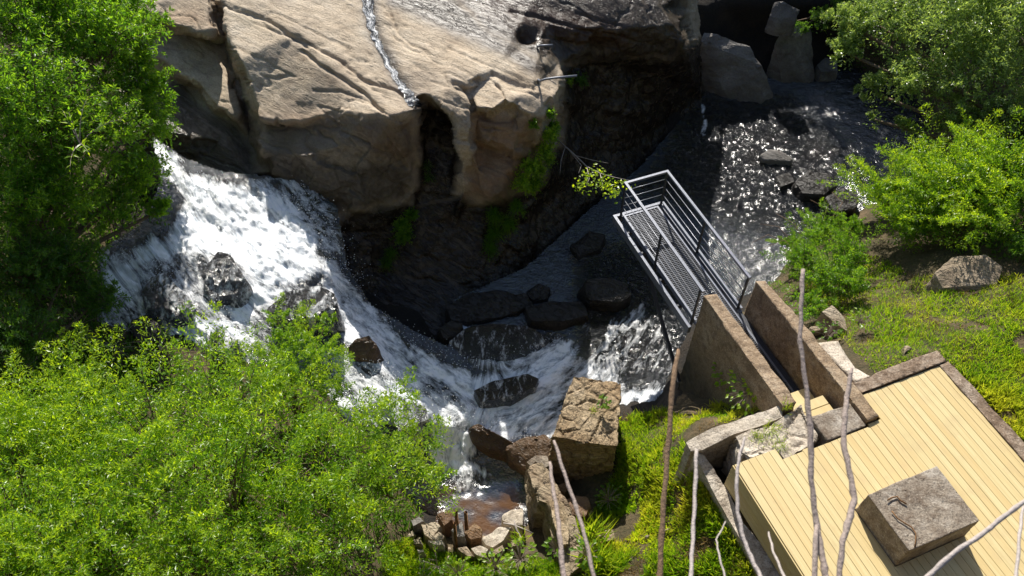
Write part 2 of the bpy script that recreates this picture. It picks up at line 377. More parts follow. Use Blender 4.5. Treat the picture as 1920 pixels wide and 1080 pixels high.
BANK = [
 # far edge
 [(-700,-260,9),(-100,-260,8),(400,-260,5),(900,-260,4),(1300,-260,5.0),(1500,-260,5.5),(1920,-260,7),(2700,-260,9)],
 [(-700,200,8),(-300,250,6.4),(0,280,4.0),(200,290,3.2),(280,270,3.0)],
 [(-700,600,7),(-300,600,5.2),(0,600,3.4),(120,580,2.9),(200,570,2.5)],
 [(-700,1000,7),(-300,950,5),(0,850,3.6),(200,760,2.9),(330,690,2.2),(480,680,1.8),(620,720,1.2),(680,800,.7)],
 [(-700,1300,8),(0,1200,4.4),(300,1000,3.0),(600,950,1.7),(740,920,.0),(790,880,-.85)],
 [(600,1300,3),(700,1080,1.3),(780,1025,.3),(800,975,-.5)],
 [(300,300,2.0),(450,400,1.9),(600,520,.9),(720,610,.0),(840,690,-.6),(940,760,-.7)],
 [(450,150,1.2),(700,200,.5),(1000,150,.5)], [(450,0,2.0),(800,0,2.0),(1150,0,2.2)],
 [(700,450,-.6),(900,560,-.6),(1050,480,-.5)],
 [(1320,200,-.1),(1250,300,-.2),(1150,430,-.2),(1080,560,-.2),(1180,680,-.3),(1030,740,-.6),(950,760,-.7)],
 [(1600,240,-.1),(1450,330,-.15),(1350,450,-.1),(1300,560,-.1),(1240,690,-.3),(1180,720,-.3)],
 [(880,840,-.9),(900,900,-.95),(900,960,-.9),(970,900,-.8),(1040,850,-.3)],
 [(830,1000,-.8),(880,1020,-.7),(940,1010,-.75),(990,980,-.7),(1010,930,-.7)],
 [(760,1040,.5),(860,1055,.4),(960,1055,.45),(1040,1060,.6)],
 [(700,1130,1.2),(900,1130,1.2),(1100,1130,1.5),(1300,1140,2.3),(1500,1150,2.9)],
 [(600,1300,3),(1000,1300,3.2),(1500,1300,3.6),(1920,1300,3.6),(2700,1300,3.8)],
 [(1120,905,.3),(1160,800,.45),(1175,775,.1),(1235,765,.1),(1255,775,.8)],
 [(1180,950,.3),(1215,960,.9),(1200,1000,.9),(1170,1060,1.1)],
 [(1190,850,.8),(1240,890,1.7),(1275,960,2.2),(1320,1020,2.6),(1390,1090,2.9)],
 [(1260,800,1.5),(1288,835,3.0),(1310,890,3.15),(1350,960,3.1),(1410,1060,3.1)],
 [(1290,765,1.5),(1350,755,2.1),(1420,735,3.0),(1470,745,3.4),(1440,770,3.5),(1330,800,3.1)],
 [(1330,840,2.3),(1400,900,2.4),(1500,1000,2.6),(1700,1000,2.8),(1900,1000,3.0)],
 [(1450,820,3.3),(1600,800,3.4),(1760,730,3.6),(1900,900,3.4)],
 [(1300,600,.4),(1400,600,1.4),(1450,680,2.2),(1510,750,2.7)],
 [(1420,545,.2),(1440,560,.8),(1500,620,2.4),(1560,690,3.5),(1610,735,3.9)],
 [(1480,470,-.1),(1500,530,.9),(1560,600,2.2),(1600,640,3.2),(1650,690,3.75)],
 [(1560,390,-.05),(1560,500,1.0),(1600,560,2.1),(1680,610,3.2),(1740,660,3.95),(1790,690,4.05),(1925,845,4.05)],
 [(1690,340,.1),(1640,440,1.2),(1680,520,2.2),(1760,570,3.2),(1840,620,3.9),(1960,760,4.15),(2300,900,4.6)],
 [(1720,260,.1),(1780,380,2.0),(1800,470,2.9),(1880,540,3.6),(1990,600,4.2),(2700,700,6)],
 [(1700,190,.1),(1800,200,1.5),(1900,300,2.4),(2000,450,3.8),(2700,400,7)],
 [(1320,190,.0),(1450,180,.0),(1570,130,.0),(1680,150,.3),(1800,100,2.0),(2000,150,3.5),(2700,100,8)],
 [(1300,90,1.6),(1400,70,1.2),(1530,70,1.0),(1620,60,1.5),(1750,0,2.6)],
 [(1290,20,3.0),(1360,10,2.6),(1450,10,2.4),(1560,10,2.5),(1640,-40,3.2)],
]
xs, ys = grid(-690, 2690, -250, 1290, 6.5)
Zb = tin(BANK, xs, ys); Zb = blur(Zb, 3)
PX, PY = np.meshgrid(xs, ys)
Wb = P(PX, PY, Zb); nb = gnormals(Wb)
fl = Wb.reshape(-1, 3); ok = ~np.isnan(fl[:, 0]); d = np.zeros(len(fl))
d[ok] = fbm(fl[ok]*1.1, 4, 3)*.16
deck_flat = polymask(PX, PY, [(1330,840),(1480,720),(1760,650),(2100,1000),(2100,1290),(1500,1290)], 20)
Wb = Wb + nb*(d.reshape(PX.shape)*(1-deck_flat))[..., None]
WET = [(290,250),(640,400),(850,580),(1180,330),(1290,150),(1290,-260),(1600,-260),(1600,120),(1730,190),(1720,330),(1580,395),(1480,480),(1400,570),(1290,700),(1262,772),(1160,785),(1050,860),(1000,960),(930,1015),(800,1000),(730,830),(560,700),(330,650),(200,600),(190,470)]
bedm = polymask(PX, PY, WET, 14)
keep = np.ones(PX.shape, bool)
isbed = (bedm > .5)
g1 = relief_mesh('river_bed', Wb, isbed, M['bed'], {}); tag(g1, 'dark wet river bed under the stream', kind='structure')
g2 = relief_mesh('bank', Wb, ~isbed, M['soil'], {}); tag(g2, 'soil river banks', kind='structure')
def bank_z(px, py):
    i = np.clip((np.asarray(px)-xs_b[0])/6.5, 0, len(xs_b)-1.001); j = np.clip((np.asarray(py)-ys_b[0])/6.5, 0, len(ys_b)-1.001)
    i0 = i.astype(int); j0 = j.astype(int); a = (i-i0)[:, None]; b = (j-j0)[:, None]
    return (Wb[j0, i0]*(1-a)+Wb[j0, i0+1]*a)*(1-b)+(Wb[j0+1, i0]*(1-a)+Wb[j0+1, i0+1]*a)*b
xs_b, ys_b = xs, ys
# wide ground sheet reaching the horizon, and the steep hillside the picture was taken from
g3 = pymesh('ground', [(-900, -900, -3), (900, -900, -3), (900, 900, -3), (-900, 900, -3)], [(0, 1, 2, 3)], M['ground']); tag(g3, 'far ground', kind='structure')
hv = []; hx = np.linspace(-40, 40, 81); hp = [(2.6, 5.0), (2.2, 7.2), (1.3, 10.6), (.4, 13.2), (-.8, 14.6), (-4, 15.2), (-30, 16)]
for (y, z) in hp:
    for x in hx: hv.append((x, y-.25*abs(math.sin(x*1.3))-.002*x*x, z+.2*math.sin(x*.9+y)))
hf = [(k*81+i, k*81+i+1, (k+1)*81+i+1, (k+1)*81+i) for k in range(len(hp)-1) for i in range(80)]
hv2 = [(x, 2.75-.002*x*x, -3) for x in hx]; n0 = len(hv); hv += hv2
hf += [(n0+i, n0+i+1, i+1, i) for i in range(80)]
hs = pymesh('hillside', hv, hf, M['soil'], smooth=True); tag(hs, 'steep overgrown hillside', kind='structure')

# ---------------------------------------------------------------- rock outcrop
ROCK = [
 [(150,-160,5.9),(400,-160,6.05),(690,-160,6.1),(1000,-160,6.15),(1200,-160,6.05),(1300,-160,5.2),(1340,-160,4.2)],
 [(220,10,5.0),(250,10,5.2),(290,5,5.3),(335,0,5.35),(392,0,5.35),(405,3,4.9),(418,5,5.35),(520,0,5.45),(690,0,5.5),(850,0,5.6),(1000,0,5.6),(1150,0,5.5),(1240,10,5.2)],
 [(220,20,4.95),(265,26,5.15),(300,33,5.1),(333,53,5.05),(370,58,5.0),(388,58,5.0)],
 [(220,34,4.4),(262,34,4.6),(298,42,4.55),(331,62,4.4),(370,68,4.3),(390,72,4.2),(407,110,4.1),(427,157,3.95),(443,213,3.7)],
 [(405,3,4.9),(425,80,4.0),(440,130,3.7),(455,190,3.3),(470,260,2.9),(490,310,2.7)],
 [(418,5,5.35),(433,77,5.0),(447,113,4.9),(480,177,4.35),(497,220,4.08)],
 [(220,100,4.2),(300,110,4.15),(333,137,4.1),(360,147,4.0),(387,173,3.85),(403,197,3.75),(443,213,3.7)],
 [(220,140,3.6),(325,150,3.5),(355,165,3.4),(380,190,3.3),(400,212,3.25),(440,228,3.2)],
 [(220,190,3.5),(320,190,3.45),(370,215,3.35),(415,240,3.2),(420,262,3.1)],
 [(220,250,3.3),(325,250,3.3),(350,255,3.25),(385,258,3.2),(420,266,3.1)],
 [(220,290,2.8),(320,285,2.8),(370,300,2.7),(410,318,2.6),(470,330,2.5),(540,335,2.4)],
 [(220,380,2.0),(300,350,2.2),(420,380,2.2),(520,390,2.0),(600,430,1.6),(620,480,1.1),(690,580,-.2),(800,640,-.5),(850,640,-.6),(960,580,-.6),(1020,515,-.5),(1110,435,-.4),(1190,368,-.3),(1260,285,-.3),(1340,225,-.1)],
 [(497,220,4.08),(530,226,4.08),(567,230,4.1),(560,205,4.25),(550,190,4.35),(600,187,4.55),(640,200,4.7),(690,208,4.85),(740,213,4.95),(778,205,4.95)],
 [(497,228,3.8),(530,236,3.78),(568,240,3.85)],
 [(480,270,3.5),(520,290,3.4),(580,290,3.6),(640,275,4.0),(700,270,4.2),(760,265,4.1),(775,260,4.0)],
 [(500,325,2.75),(560,335,2.8),(620,375,2.4),(680,375,2.5),(730,365,2.55),(770,325,3.0),(775,260,4.0),(778,205,4.95)],
 [(640,430,1.5),(700,430,1.3),(780,420,1.4),(850,420,1.3)], [(720,520,.2),(840,530,.1),(930,500,.3)],
 [(783,195,4.6),(807,188,4.3),(825,207,3.8)], [(800,250,3.3),(845,260,3.4)], [(800,320,2.6),(840,330,2.5),(850,290,2.9)],
 [(778,205,4.95),(783,183,4.95),(807,178,5.0),(827,197,5.0),(853,220,4.8),(858,253,4.4),(862,287,3.9),(866,320,3.2)],
 [(840,165,5.2),(878,187,5.0),(888,217,4.8),(884,250,4.5),(882,280,4.0)],
 [(884,180,4.85),(893,217,4.4),(890,260,3.8)],
 [(893,205,4.95),(923,207,5.0),(947,186,5.15),(953,193,5.1),(1000,217,4.75),(1013,223,4.6),(1023,230,4.4)],
 [(898,214,4.4),(923,217,4.5),(947,200,4.65)],
 [(905,262,4.0),(930,240,4.35),(975,250,4.2),(1000,240,4.3)], [(905,264,4.0),(965,286,3.8),(975,250,4.2)], [(908,275,3.4),(965,295,3.4)],
 [(880,330,2.9),(905,330,3.0),(945,320,3.15),(990,290,3.4),(1020,240,4.2)],
 [(870,362,2.4),(940,368,2.6),(985,340,2.5),(1020,300,2.7)], [(875,385,1.7),(940,388,1.7),(985,370,1.7)],
 [(900,440,1.0),(960,440,.8),(1010,400,.7)],
 [(1000,165,5.1),(1037,178,4.95),(1047,193,4.8),(1037,213,4.6),(1023,230,4.4)],
 [(1047,193,4.8),(1052,165,4.8),(1050,140,4.7),(1052,115,4.65)],
 [(1058,190,3.8),(1064,160,3.9),(1068,135,4.0)], [(1064,230,2.4),(1050,290,1.9),(1060,350,.9)],
 [(1052,115,4.65),(1085,100,4.55),(1120,92,4.4),(1165,95,4.3),(1200,95,4.2),(1235,100,4.0),(1260,115,3.7)],
 [(1068,135,4.0),(1075,128,3.9),(1120,122,3.5),(1170,125,3.3),(1230,140,2.9)],
 [(1100,200,2.4),(1160,210,2.0),(1220,200,1.6)], [(1100,300,1.0),(1160,280,.8),(1220,250,.5)],
 [(1240,10,5.2),(1265,45,4.9),(1280,75,4.5),(1290,110,3.7)],
 [(1300,-20,4.2),(1305,20,3.4),(1310,70,2.6),(1312,120,1.6),(1312,180,.5),(1340,225,-.1)],
 [(560,60,5.25),(620,120,5.1),(700,170,5.0)], [(850,80,5.35),(930,130,5.2)], [(1020,50,5.3),(1120,55,5.15),(1200,50,5.0)],
]
xs, ys = grid(222, 1336, -156, 660, 2.2)
PX, PY = np.meshgrid(xs, ys)
Zr = blur(tin(ROCK, xs, ys), 3)
Wr = P(PX, PY, Zr)
okm = ~np.isnan(Wr[..., 0]); nr = gnormals(np.where(okm[..., None], Wr, 0))
jx = fbm(np.stack([PX.ravel()/34, PY.ravel()/34, PX.ravel()*0], 1), 4, 9).reshape(PX.shape)*7
jy = fbm(np.stack([PX.ravel()/34, PY.ravel()/34, PX.ravel()*0+5], 1), 4, 11).reshape(PX.shape)*7
QX, QY = PX+jx, PY+jy
pw = np.nan_to_num(Wr.reshape(-1, 3))
ca, sa = math.cos(math.radians(32.6)), math.sin(math.radians(32.6))
str_c = np.stack([(pw[:, 0]*ca-pw[:, 1]*sa)*.5, (pw[:, 0]*sa+pw[:, 1]*ca)*1.6, pw[:, 2]*1.6], 1)
d = fbm(pw*.6, 2, 21)*.10+fbm(str_c*np.array([.6,1.6,1.3]), 5, 22, .55)*.026+fbm(pw*4.5, 4, 24)*.022
rid = 1-np.abs(fbm(str_c*.9, 4, 29)); d -= np.clip(rid-.94, 0, 1)*.6
facets = fbm(np.floor(pw*1.4+fbm(pw*1.2, 2, 31)[:, None]*.7), 1, 33)*.07
steep = 1-ss(.45, .8, nr[..., 2].ravel()); d += facets*steep + fbm(pw*2.2, 4, 35)*.13*steep
d = d.reshape(PX.shape)
CR = [([(417,10),(500,37),(550,70),(600,93),(640,112),(683,147),(740,167),(772,190)], 4, .10),
      ([(567,97),(600,123),(640,145),(680,172),(717,210)], 4, .12), ([(520,60),(545,66),(575,92)], 3, .06),
      ([(725,10),(745,60),(770,80),(800,95)], 3, .05), ([(700,190),(640,170),(590,170)], 3, .05),
      ([(850,155),(872,168),(884,190),(886,230),(884,275)], 5, .16), ([(947,187),(940,170),(930,160)], 3, .08),
      ([(925,140),(960,152),(1000,165)], 6, .12), ([(480,45),(520,62),(560,68)], 2.5, .04),
      ([(960,20),(1000,30),(1050,45),(1110,60)], 4, .09), ([(1000,66),(1030,72),(1070,80)], 3, .08),
      ([(890,215),(925,228),(960,225),(970,190)], 3, .08), ([(905,240),(950,242)], 3, .06), ([(962,200),(962,245)], 2.5, .06),
      ([(640,245),(690,268),(740,290),(765,315)], 4, .07), ([(650,255),(690,300),(720,330)], 3, .05), ([(720,240),(735,265),(760,300)], 3, .05),
      ([(800,150),(880,175)], 2.5, .03), ([(840,90),(900,120),(980,150),(1030,165)], 3, .05), ([(1130,60),(1180,70),(1230,90)], 3, .08), ([(1080,25),(1130,40),(1200,60)], 3, .06)]
for ln, wd, dp in CR: d -= .7*dp*stroke(QX*.6+PX*.4, QY*.6+PY*.4, ln, wd*.8)
d -= .35*blob(QX, QY, 990, 64, 16, 11, 10)+.12*blob(PX, PY, 965, 160, 30, 9, 20)+.10*stroke(PX, PY, [(685,-20),(695,30),(705,70),(725,110),(750,155),(775,195)], 11)
d -= .15*blob(QX, QY, 1090, 85, 30, 9, 0)
Wr = Wr+nr*d[..., None]
sm = lambda poly, s: polymask(QX, QY, poly, s)
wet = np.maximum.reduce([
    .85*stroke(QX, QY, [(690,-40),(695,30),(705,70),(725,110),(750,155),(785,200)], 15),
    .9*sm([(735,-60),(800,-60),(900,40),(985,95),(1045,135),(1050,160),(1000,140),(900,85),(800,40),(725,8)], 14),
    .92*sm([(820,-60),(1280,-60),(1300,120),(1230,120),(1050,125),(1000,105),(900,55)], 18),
    1.0*sm([(1052,122),(1120,100),(1250,108),(1330,60),(1350,260),(1190,380),(1020,520),(850,650),(690,610),(600,480),(640,400),(760,380),(860,370),(900,385),(1000,360),(1060,230)], 14),  # wet overhang and cliff foot, their shade put into the colour too
    1.0*sm([(783,190),(825,200),(852,235),(855,300),(850,380),(770,390),(780,330),(790,260)], 9),  # shade of the recess put into the colour
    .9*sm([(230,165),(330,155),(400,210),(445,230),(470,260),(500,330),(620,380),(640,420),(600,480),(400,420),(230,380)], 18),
    .62*sm([(497,222),(567,235),(640,215),(775,225),(775,330),(620,380),(500,335)], 14), .85*sm([(490,270),(640,300),(770,300),(775,380),(620,400),(500,345)], 20), .3*sm([(895,215),(1010,225),(1000,300),(950,370),(875,370)], 10),  # damp front face, darkened further to paint in its shade
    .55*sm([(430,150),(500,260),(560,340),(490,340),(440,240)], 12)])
rust = np.maximum.reduce([1.0*sm([(1000,70),(1090,85),(1170,85),(1200,60),(1130,40),(1040,20),(960,0),(1000,-60),(880,-60),(900,20),(960,50)], 22),
    .5*sm([(640,215),(775,220),(770,300),(700,290)], 20), .6*sm([(880,210),(1010,225),(1000,300),(950,370),(875,370),(890,280)], 14), .7*blob(PX, PY, 1135, 45, 60, 14, 12), .35*blob(PX, PY, 345, 40, 50, 25), .4*blob(PX, PY, 600, 230, 90, 20)])
moss = np.maximum.reduce([.8*sm([(990,230),(1040,215),(1040,270),(1000,330),(950,400),(900,450),(900,390),(960,320)], 14), .5*sm([(700,380),(800,380),(780,470),(700,490)], 18), .25*blob(PX, PY, 470, 40, 60, 12, 20)])
keepr = inpoly(PX, PY, [(223,-150),(1334,-150),(1312,20),(1314,190),(1330,224),(1190,368),(1110,432),(1020,512),(960,577),(850,639),(800,638),(690,578),(620,478),(600,428),(520,388),(420,378),(300,348),(223,375)])
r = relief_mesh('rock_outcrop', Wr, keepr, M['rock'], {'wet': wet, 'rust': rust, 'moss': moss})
tag(r, 'huge tan granite outcrop sloping down to a shaded cliff', kind='structure')
def rock_at(px, py):
    i = int((px-xs_r[0])/2.2); j = int((py-ys_r[0])/2.2); return Vector(Wr[j, i]), Vector(nr[j, i])
xs_r, ys_r = xs, ys

# ---------------------------------------------------------------- water
WAT = [
 [(150,480,3.1),(230,400,3.2),(280,240,3.3),(300,270,3.2),(340,300,3.1),(420,328,2.95),(480,330,2.9),(560,338,2.75),(630,390,2.4),(650,460,2.0)],
 [(330,400,2.95),(450,430,2.6),(540,430,2.45),(620,450,2.1)],
 [(150,600,2.7),(230,500,2.8),(330,460,2.8),(420,480,2.6),(500,520,2.35),(590,510,2.1),(640,510,1.7)],
 [(150,720,2.3),(200,560,2.7),(300,620,2.4),(400,640,2.2),(480,600,2.15),(560,560,2.1),(620,545,1.6)],
 [(200,730,2.1),(350,720,1.8),(500,700,1.7),(600,650,1.6),(635,640,1.55),(660,640,1.45)],
 [(650,500,1.6),(690,565,.9),(760,615,.5),(840,650,.2),(880,640,.15)],
 [(640,580,1.35),(690,640,.95),(760,690,.55),(830,740,.25),(880,780,.08),(920,800,.02)],
 [(660,640,1.45),(700,690,1.1),(780,755,.65),(850,800,.2),(870,815,-.1)],
 [(560,780,1.2),(640,760,1.2),(720,760,.95),(770,790,.5),(830,830,-.05)],
 [(720,860,.2),(780,860,-.2),(840,870,-.45),(900,870,-.5)],
 [(700,1040,-.6),(840,930,-.6),(900,920,-.6),(980,900,-.5),(1020,870,-.35)],
 [(780,1060,-.62),(900,1060,-.62),(1000,1000,-.6),(1050,900,-.4)],
 [(900,815,.0),(960,825,.0),(1020,825,.0),(1080,860,-.05)],
 [(870,815,-.1),(900,838,-.3),(960,848,-.25),(1030,850,-.2)],
 [(900,700,.05),(960,660,.1),(1040,640,.2),(1070,620,.3),(1090,640,.3),(1080,690,.15),(1050,730,.04),(1100,740,.03),(1200,740,.03),(1250,720,.15)],
 [(1150,810,0.),(1220,810,0.),(1290,800,.1)],
 [(850,560,.35),(960,500,.35),(1200,300,.35),(1330,150,.35),(1580,90,.35),(1760,150,.35),(1760,370,.35),(1560,440,.35),(1480,560,.3),(1380,680,.3)],
 [(1090,640,.3),(1180,640,.3),(1300,640,.3)], [(950,600,.3),(1040,600,.33)],
]
xs, ys = grid(180, 1740, 130, 1030, 2.8)
PX, PY = np.meshgrid(xs, ys)
Zw = blur(tin(WAT, xs, ys), 4)
jx = fbm(np.stack([PX.ravel()/26, PY.ravel()/26, PX.ravel()*0], 1), 5, 41, .6).reshape(PX.shape)*16
jy = fbm(np.stack([PX.ravel()/26, PY.ravel()/26, PX.ravel()*0+9], 1), 5, 43, .6).reshape(PX.shape)*16
QX, QY = PX+jx, PY+jy
sm = lambda poly, s, v=1: v*polymask(QX, QY, poly, s)
foam = np.maximum.reduce([
    sm([(320,322),(420,340),(505,345),(560,390),(600,450),(600,520),(500,545),(440,500),(370,470),(310,490),(235,505),(250,470),(310,440),(345,380)], 16, .98),
    sm([(490,325),(600,340),(640,420),(640,520),(590,520),(560,400)], 12, .42), sm([(285,255),(345,300),(350,340),(300,340)], 12, .85),
    sm([(180,470),(460,470),(600,560),(470,690),(300,690),(180,600)], 16, .47), sm([(290,590),(440,600),(470,640),(430,670),(330,650)], 10, .9),
    sm([(190,500),(280,500),(300,590),(200,600)], 10, .62), sm([(450,520),(560,540),(480,580),(470,640),(430,600)], 10, .8),
    sm([(605,470),(660,540),(720,600),(640,640),(600,560)], 10, .72),
    sm([(640,570),(690,585),(760,640),(830,680),(900,705),(980,690),(1040,650),(1075,640),(1085,670),(1055,720),(1060,830),(940,830),(870,800),(800,745),(700,690),(640,640)], 14, .80),
    sm([(700,700),(760,720),(830,760),(880,810),(900,850),(830,840),(770,780)], 12, .95),
    sm([(590,640),(700,670),(780,740),(810,800),(700,800),(600,760)], 14, .54),
    sm([(835,800),(890,830),(885,860),(920,890),(840,890),(800,850)], 10, .8), sm([(830,880),(900,870),(920,920),(850,930)], 8, .26),
    sm([(1075,650),(1130,680),(1180,730),(1260,720),(1260,790),(1140,790),(1060,750)], 16, .62), sm([(1150,735),(1250,730),(1250,780),(1150,780)], 10, .9),
    sm([(1090,590),(1270,560),(1270,720),(1090,700)], 30, .30), sm([(835,610),(880,605),(870,630),(835,632)], 5, .8), sm([(880,640),(1060,630),(1040,690),(900,690)], 14, .60),
    stroke(QX, QY, [(1318,200),(1318,250)], 5)*.55])
bn = np.clip(.55+1.1*fbm(np.stack([PX.ravel()/30, PY.ravel()/22, PX.ravel()*0+3], 1), 4, 71), 0, 1).reshape(PX.shape)
brown = bn*np.maximum.reduce([polymask(QX, QY, [(800,930),(860,905),(890,915),(905,935),(960,895),(985,940),(975,1010),(840,1030),(780,980)], 10), .10*blob(PX, PY, 1170, 640, 60, 60), .10*blob(PX, PY, 1430, 280, 70, 40), .12*blob(PX, PY, 1560, 300, 90, 60)])
ripple = np.clip(.35+.65*np.maximum.reduce([polymask(PX, PY, [(1260,170),(1480,180),(1580,280),(1540,440),(1380,420),(1200,350),(1260,260)], 40), polymask(PX, PY, [(1080,480),(1260,440),(1290,700),(1100,700)], 30), foam])-.22*polymask(PX, PY, [(1560,120),(1790,130),(1790,380),(1680,390),(1600,280)], 60), 0, 1)
ripple = ripple*(1-.85*polymask(PX, PY, [(830,920),(975,900),(960,1010),(830,1010)], 15))
Ww = P(PX, PY, Zw); pw = np.nan_to_num(Ww.reshape(-1, 3))
tb = fbm(pw*1.5, 3, 51)*.10+fbm(pw*5, 4, 53, .6)*.07+fbm(pw*14, 3, 55)*.035
Ww[..., 2] += (tb*np.clip(foam.ravel(), 0, 1)).reshape(PX.shape)
wv = fbm(pw*np.array([5.5, 7.5, 3]), 4, 57, .6)*.125
Ww[..., 2] += (wv*ripple.ravel()).reshape(PX.shape)*(1-np.clip(foam, 0, 1))
# foam breaks over the rocks that stand in the fall
for (x, y, rx, ry, hh) in ((415,515,50,36,.12), (315,535,55,42,.10)): Ww[..., 2] += hh*blob(PX, PY, x, y, rx, ry)
CASC = [(285,255),(345,295),(420,322),(480,326),(565,335),(630,385),(650,500),(695,570),(770,616),(840,650),(880,690),(900,760),(862,808),(830,835),(700,850),(560,790),(480,730),(250,720),(182,640),(182,470),(262,420),(300,340)]
BASIN = [(700,850),(830,835),(862,808),(900,836),(1050,848),(1035,900),(1000,960),(960,1025),(800,1025),(740,940)]
STREAM = [(840,650),(850,560),(985,500),(1100,395),(1200,310),(1330,160),(1570,118),(1735,180),(1735,355),(1570,410),(1490,480),(1450,560),(1390,660),(1285,795),(1160,805),(1070,850),(1050,848),(900,836),(862,808),(900,760),(880,690)]
inC = inpoly(PX, PY, CASC); inB = inpoly(PX, PY, BASIN) & ~inC; inS = inpoly(PX, PY, STREAM) & ~inC & ~inB
def flowcoords(line):
    best = np.full(PX.shape, 1e9); al = np.zeros(PX.shape); ac = np.zeros(PX.shape); s0 = 0
    for (x0, y0), (x1, y1) in zip(line[:-1], line[1:]):
        vx, vy = x1-x0, y1-y0; L = math.hypot(vx, vy); t = np.clip(((PX-x0)*vx+(PY-y0)*vy)/L/L, 0, 1)
        dx, dy = PX-x0-t*vx, PY-y0-t*vy; dd = np.hypot(dx, dy); m = dd < best
        best = np.where(m, dd, best); al = np.where(m, s0+t*L, al); ac = np.where(m, dd*np.sign(vx*dy-vy*dx), ac); s0 += L
    return blur(ac, 10)/95, blur(al, 10)/95
a1, l1 = flowcoords([(330,230),(420,370),(500,460),(600,540),(700,630),(800,715),(880,770),(870,860),(880,960)])
a2, l2 = flowcoords([(1640,180),(1420,280),(1240,440),(1150,580),(1080,680),(980,740),(900,790)])
wS = ss(870, 960, PX)*inS
across = a1*(1-wS)+a2*wS; along_ = l1*(1-wS)+l2*wS
fcz = np.stack([across.ravel()*2.6, along_.ravel()*.9, 0*across.ravel()], 1)
Ww[..., 2] += ((fbm(fcz, 5, 61, .55)*.20+fbm(fcz*3.1, 3, 63)*.05)*np.clip(foam.ravel(), 0, 1)).reshape(PX.shape)
at = {'foam': foam, 'brown': brown, 'ripple': ripple, 'across': across, 'along': along_}
for nm, mk, lb in (('waterfall', inC, 'white waterfall tumbling down between the rocks'), ('stream', inS, 'dark rippling stream and foaming pool'), ('rock_pool', inB, 'brown shallow pool below the falls')):
    o = relief_mesh(nm, Ww, mk, M['water'], at); tag(o, lb, kind='structure')
def wat_at(px, py):
    return Vector(Ww[int((py-ys_w[0])/2.8), int((px-xs_w[0])/2.8)])
xs_w, ys_w = xs, ys
# thin film running down the groove in the slab
rl = [(683,-40,20),(690,10,17),(698,50,12),(707,75,11),(727,115,10),(750,152,11),(768,178,16),(782,197,22)]
vv = []; ff = []; fo = []
tt = np.linspace(0, len(rl)-1, 90)
for k, t in enumerate(tt):
    i = min(int(t), len(rl)-2); a = t-i; x, y, wd = [rl[i][j]*(1-a)+rl[i+1][j]*a for j in range(3)]
    for m in range(7):
        p, n = rock_at(x+(m-3)/3*wd*.62+2*math.sin(k*.7), y); vv.append(p+n*(.035-.02*abs(m-3)/3)); fo.append(.52-.07*abs(m-3)+.05*math.sin(k*.37))
    if k: ff += [((k-1)*7+m, (k-1)*7+m+1, k*7+m+1, k*7+m) for m in range(6)]
o = npmesh('rivulet', [tuple(v) for v in vv], ff, M['water'], attrs={'foam': fo, 'brown': [0]*len(vv), 'ripple': [1]*len(vv), 'across': [(i % 7)*.11 for i in range(len(vv))], 'along': [(i//7)*.16 for i in range(len(vv))]}); tag(o, 'thin white rivulet running down the granite slab', kind='structure')
# spray drops thrown up along the falls (countless: one object)
rng = np.random.default_rng(5)
seg = [(600,470,700,610,160,.25),(690,600,880,690,260,.2),(700,690,880,800,700,.3),(860,790,1000,830,500,.3),(330,340,600,400,300,.25),(560,360,640,520,300,.3),(230,470,470,620,400,.25),(880,690,1060,650,250,.25),(620,420,690,560,120,.6)]
pts = []
for x0, y0, x1, y1, n, h in seg:
    t = rng.random(n); X = x0+(x1-x0)*t+rng.normal(0, 14, n); Y = y0+(y1-y0)*t+rng.normal(0, 12, n)
    for a, b in zip(X, Y):
        q = wat_at(min(max(a, 190), 1700), min(max(b, 140), 1000))
        if q.x == q.x: pts.append((q.x, q.y, q.z+abs(rng.normal(0, h*.6))))
pts = np.array(pts); n = len(pts); rad = rng.uniform(.005, .014, n)*np.where(rng.random(n) < .1, 1.6, 1)
oct_ = np.array([(1,0,0),(-1,0,0),(0,1,0),(0,-1,0),(0,0,1),(0,0,-1)], float)
vv = pts[:, None, :]+oct_[None]*rad[:, None, None]
f0 = np.array([(0,2,4),(2,1,4),(1,3,4),(3,0,4),(2,0,5),(1,2,5),(3,1,5),(0,3,5)])
o = npmesh('spray', vv, (f0[None]+6*np.arange(n)[:, None, None]).reshape(-1, 3), M['spray']); tag(o, 'white water drops flying off the falls', 'spray', kind='stuff')

